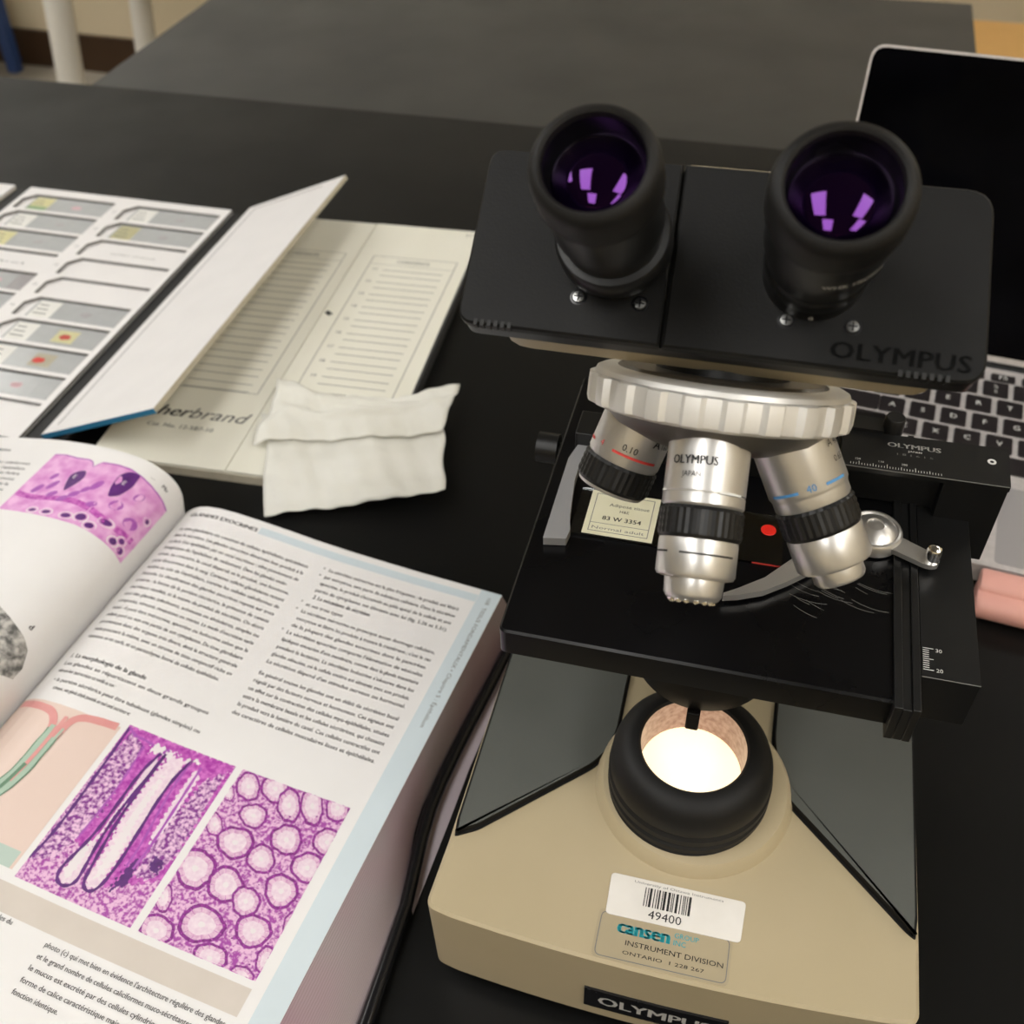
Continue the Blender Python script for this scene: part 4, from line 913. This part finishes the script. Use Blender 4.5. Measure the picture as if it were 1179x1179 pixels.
slide(7,1,'glass slide with a small bright red spot on a tan field','sl_white','spec_tan','red_ink',52)
slide(8,1,'glass slide with a pinkish spot, just above the empty front slot','sl_white',None,'spec_pink',54)

# closed folder
FO = (-104.5, 803.2, 0); FY = R(-14.1)
fb = empty('slide_folder', FO, FY); tag(fb, 'closed cream slide folder with printed contents lists, tissue lying on its corner', 'slide folder')
mb = MB(); mb.prism([(-95,-318.5),(96,-318.5),(91,0),(-95,0)],.4,7,'card_edge'); mb.build('tray', fb, smooth=0)
mb = MB(); mb.prism([(96.1,-318),(99.5,-318),(94.5,-.2),(91.1,-.2)],.4,9.3,'grey_binding'); mb.build('spine_binding', fb, smooth=0)
mb = MB(); mb.prism([(-95,-318),(-.5,-318),(-.5,0),(-95,0)],7.1,9,'card_cream'); fl_ = mb.build('contents_flap', fb, bevel=.3)
mb = MB(); mb.prism([(.5,-318),(97.5,-318),(92,0),(.5,0)],7.1,9.4,'card_cream'); fr_ = mb.build('contents_flap', fb, bevel=.3)
def ln(mb, x0,x1,y,z,w=.55,mt='grey_ink'): mb.add([(x0,y-w/2,z),(x1,y-w/2,z),(x1,y+w/2,z),(x0,y+w/2,z)],[(0,1,2,3)],mt)
def vl(mb, x,y0,y1,z,w=.6,mt='grey_ink'): mb.add([(x-w/2,y0,z),(x+w/2,y0,z),(x+w/2,y1,z),(x-w/2,y1,z)],[(0,1,2,3)],mt)
for side in (0,1):
    mb = MB(); z = 9.45 if side else 9.05; xo = 0 if side else -94
    x0, x1 = xo+14, xo+84
    ln(mb,x0,x1,-50.5,z); ln(mb,x0,x1,-62.5,z,.4); ln(mb,x0,x1,-240,z); vl(mb,x0,-240,-50.5,z); vl(mb,x1,-240,-50.5,z)
    mb.text('CONTENTS','grey_ink',lambda p: (xo+49+p[0],-59+p[1],z),w=27,h=4.4,align='C',bold=.02)
    for k in range(10):
        y = -70-k*17.8
        mb.text(str((11 if side else 1)+k),'grey_ink',lambda p,y=y: (xo+19.5+p[0],y-1.6+p[1],z),h=3.2,bold=.02)
        for d in (0,-8.2): ln(mb,xo+27.5,xo+77,y-.5+d,z,.75)
    if side: mb.text('217','grey_ink',lambda p:(80+p[0],-9+p[1],z),h=4)
    if not side:
        mb.text('fisher','text_ink',lambda p: (-85.5+p[0],-272+p[1],z),w=40,h=10.5,shear=.3,bold=.025); mb.text('brand','text_ink',lambda p: (-47+p[0],-272+p[1],z),w=43,h=10.5,shear=.3)
        mb.text('Cat. No. 12-587-10','grey_ink',lambda p: (-72+p[0],-284+p[1],z),w=48,h=3.8,bold=.015)
    else:
        mb.prism([(1.8,-136),(4,-133),(9,-137),(6,-140)],9.4,9.5,'black_ink')
    mb.build('contents_print', fr_ if side else fl_, smooth=0)

# lens tissue: one folded sheet, two layers
def tissue_z(x, y):
    base = 10.2
    # falls over the front edge of the folder
    if y < -320: base = max(1.2, 10.2-(-320-y)*.42)
    n = 1.6*math.sin(x*.11+y*.05)+1.2*math.sin(y*.17-x*.06)+.7*math.sin(x*.33+y*.21)
    return base+1.9+n*.8
def quadpt(u, v, q): # bilinear
    a,b,c,d = q
    return ((a[0]*(1-u)+b[0]*u)*(1-v)+(d[0]*(1-u)+c[0]*u)*v, (a[1]*(1-u)+b[1]*u)*(1-v)+(d[1]*(1-u)+c[1]*u)*v)
ti = empty('lens_tissue', FO, FY); tag(ti, 'crumpled white lens tissue lying over the front corner of the cream folder', 'tissue')
rt = random.Random(9)
def tis(name, q, lift, ridge, jag, dip=0):
    mb = MB(); nu, nv = 46, 40; us = np.linspace(0,1,nu); vs = np.linspace(0,1,nv)
    def f_(u,v):
        x,y = quadpt(u,v,q); y -= dip*math.sin(math.pi*u)**1.0*(1-v)**1.5; x += 3*math.sin(v*5)*(1-u)
        if u > .985: x += jag*math.sin(v*9)
        if v > .985: y += jag*math.sin(u*7)
        z = tissue_z(x,y)+lift
        z += ridge*math.exp(-((v-.42-.12*math.sin(u*4))/.07)**2)*(.4+.6*math.sin(u*3.1)**2)
        z += ridge*.7*math.exp(-((v-.12-.3*u*u)/.08)**2)*math.sin(u*3.0+.3)
        z += .5*ridge*math.exp(-((u-.12-.08*math.sin(v*6))/.06)**2)
        return (x,y,z)
    mb.grid(us,vs,f_,'tissue'); o = mb.build(name, ti, smooth=70)
    sm = o.modifiers.new('Solidify','SOLIDIFY'); sm.thickness = .00015
    return o
tis('lower_layer', [(2,-262),(129,-258),(144.5,-314),(41,-348)], 0, .8, 1.0)
tis('upper_layer', [(1,-228),(128,-211),(129,-262),(14,-296)], 3.2, 5.0, .6, 18)

# ------------------------------------------------------------------ laptop
LO = (268.94, 517.29, 0); LY = -.3982
lap = empty('laptop', LO, LY); tag(lap, 'open metal laptop with black screen and keys behind the microscope', 'laptop')
XL, XR = -84, 196
KZ = 15.2
mb = MB(); mb.prism(rounded([(XL,-128),(XR,-128),(XR,66),(XL,66)],[8,8,5,5]),2.5,KZ,'laptop',top_inset=.0); body = mb.build('base', lap, bevel=1.2)
MB().box(-12+0,XR-10-0,-57+9.3,59,KZ-.05,KZ+.03,'laptop').build('keyboard_well', body, smooth=0)
MB().prism(rounded([(50,-124),(166,-124),(166,-58),(50,-58)],3),KZ,KZ+.12,'trackpad').build('trackpad', body, smooth=0)
KW = 19.05
def key(x, y, w, s, h=KW, two=None):
    mb = MB(); a = w*KW-3.2; b = h-2.9
    mb.prism(rounded([(x-a/2,y-b/2),(x+a/2,y-b/2),(x+a/2,y+b/2),(x-a/2,y+b/2)],1.4,3),KZ,KZ+1.0,'key',top_inset=.25)
    o = mb.build('key', lap, smooth=40)
    if s:
        mb = MB()
        if two: mb.text(two,'white_ink',lambda p:(x+p[0],y+1.2+p[1],KZ+1.05),h=3.0,align='C'); mb.text(s,'white_ink',lambda p:(x+p[0],y-4.4+p[1],KZ+1.05),h=3.0,align='C')
        else: mb.text(s,'white_ink',lambda p:(x+p[0],y-1.8+p[1],KZ+1.05),h=4.3,align='C')
        mb.build('key_letter', o, smooth=0)
rows = [(2,-1.75,['@ 2','# 3','$ 4','% 5','? 6','& 7','* 8','( 9']),(1,-1.25+1-1,['Q','W','E','R','T','Y','U','I','O']),(0,-1,['A','S','D','F','G','H','J','K','L']),(-1,-.5,['Z','X','C','V','B','N','M'])]
for r_, x0, ks in rows:
    st = {2:-.75,1:-1.25,0:-1.0,-1:-.5}[r_]
    for i, s in enumerate(ks):
        x = (st+i)*KW
        if r_ == 2: key(x, 2*KW, 1, s[2], two=s[0])
        else: key(x, r_*KW, 1, s)
for i in range(9): key((-.6+i*1.02)*KW, 2.72*KW, .98, 'F%d'%(i+2), h=11) 
key(3.6*KW,-2*KW,5.2,''); key(.35*KW,-2*KW,1.2,''); key(-.95*KW,-2*KW,1.0,''); key(6.9*KW,-2*KW,1.2,'')
key(-2.15*KW,0,1.6,''); key(-1.9*KW,-KW,1.7,''); key(-2.4*KW,KW,1.2,''); key(-1.85*KW,2*KW,1.0,'')
# screen
sa = R(107); sd_ = Vector((0,-math.cos(sa),math.sin(sa))); sf = frame((0,66.6,KZ-1),(1,0,0),sd_)
mb = MB(); mb.prism(rounded([(XL,0),(XR,0),(XR,189.5),(XL,189.5)],[3,3,9,9]),-4.6,-.2,'laptop',sf); lid = mb.build('lid', lap, smooth=40, bevel=.4)
mb = MB(); mb.prism(rounded([(XL+1.5,7),(XR-1.5,7),(XR-1.5,188),(XL+1.5,188)],[1,1,8,8]),-.2,.1,'screen',sf); o = mb.build('screen', lid, smooth=0)
mb = MB(); mb.lathe([(.01,.14),(1.1,.14)],'grey_ink',lambda p: sf((27+p[0],177+p[1],p[2])),n=16); mb.build('camera_dot', o, smooth=0)
MB().tube([(XL+14,66,KZ-2),(XR-14,66,KZ-2)],4.2,'black_satin',n=14).build('hinge', lap)
# pink case in front of the laptop
pk = empty('pink_case', LO, LY); tag(pk, 'glossy pink rounded case lying at the laptop front edge by the stage', 'case')
def lobe(y0,z0,ry,rz,x0,x1):
    mb = MB(); n = 28; vs = []
    for x,sc in ((x0,.9),(x0+1.0,.98),(x0+3,1),(x1-3,1),(x1,.9)):
        vs += [(x, y0+ry*sc*math.copysign(abs(math.cos(2*math.pi*k/n))**.8,math.cos(2*math.pi*k/n)), z0+rz*sc*math.copysign(abs(math.sin(2*math.pi*k/n))**.8,math.sin(2*math.pi*k/n))) for k in range(n)]
    fs = [(i*n+k,i*n+(k+1)%n,(i+1)*n+(k+1)%n,(i+1)*n+k) for i in range(4) for k in range(n)]+[tuple(range(n-1,-1,-1)),tuple(range(4*n,5*n))]
    return mb.add(vs,fs,'pink')
lobe(-147,8.2,11.5,8,43,170).build('lower_half', pk, smooth=50)
lobe(-140.6,15.0,8.5,5.5,43.5,170).build('upper_half', pk, smooth=50)

# wooden cupboard far right
t = floor_thing('wooden_bench', wl(2000,-1060)); tag(t, 'low honey coloured wooden bench between the black tables and the cream wall', 'bench')
MB().box(0,1900,0,700,462,492,'wood').build('bench_top', t, bevel=3)
for x in (60,1790): MB().box(x,x+50,60,640,0,461,'wood').build('side_panel', t, bevel=2)
MB().box(111,1789,330,360,200,330,'wood').build('stretcher', t, bevel=2)

# ------------------------------------------------------------------ render look
w = bpy.data.worlds.new('World'); scene.world = w; w.use_nodes = True
w.node_tree.nodes['Background'].inputs[0].default_value = (.9,.85,.75,1); w.node_tree.nodes['Background'].inputs[1].default_value = .05
vs = scene.view_settings; vs.view_transform = 'Standard'; vs.look = 'None'; vs.gamma = 1; vs.use_curve_mapping = False; vs.exposure = 0.0
scene.cycles.use_denoising = True
scene.cycles.max_bounces = 8
scene.cycles.sample_clamp_indirect = 6
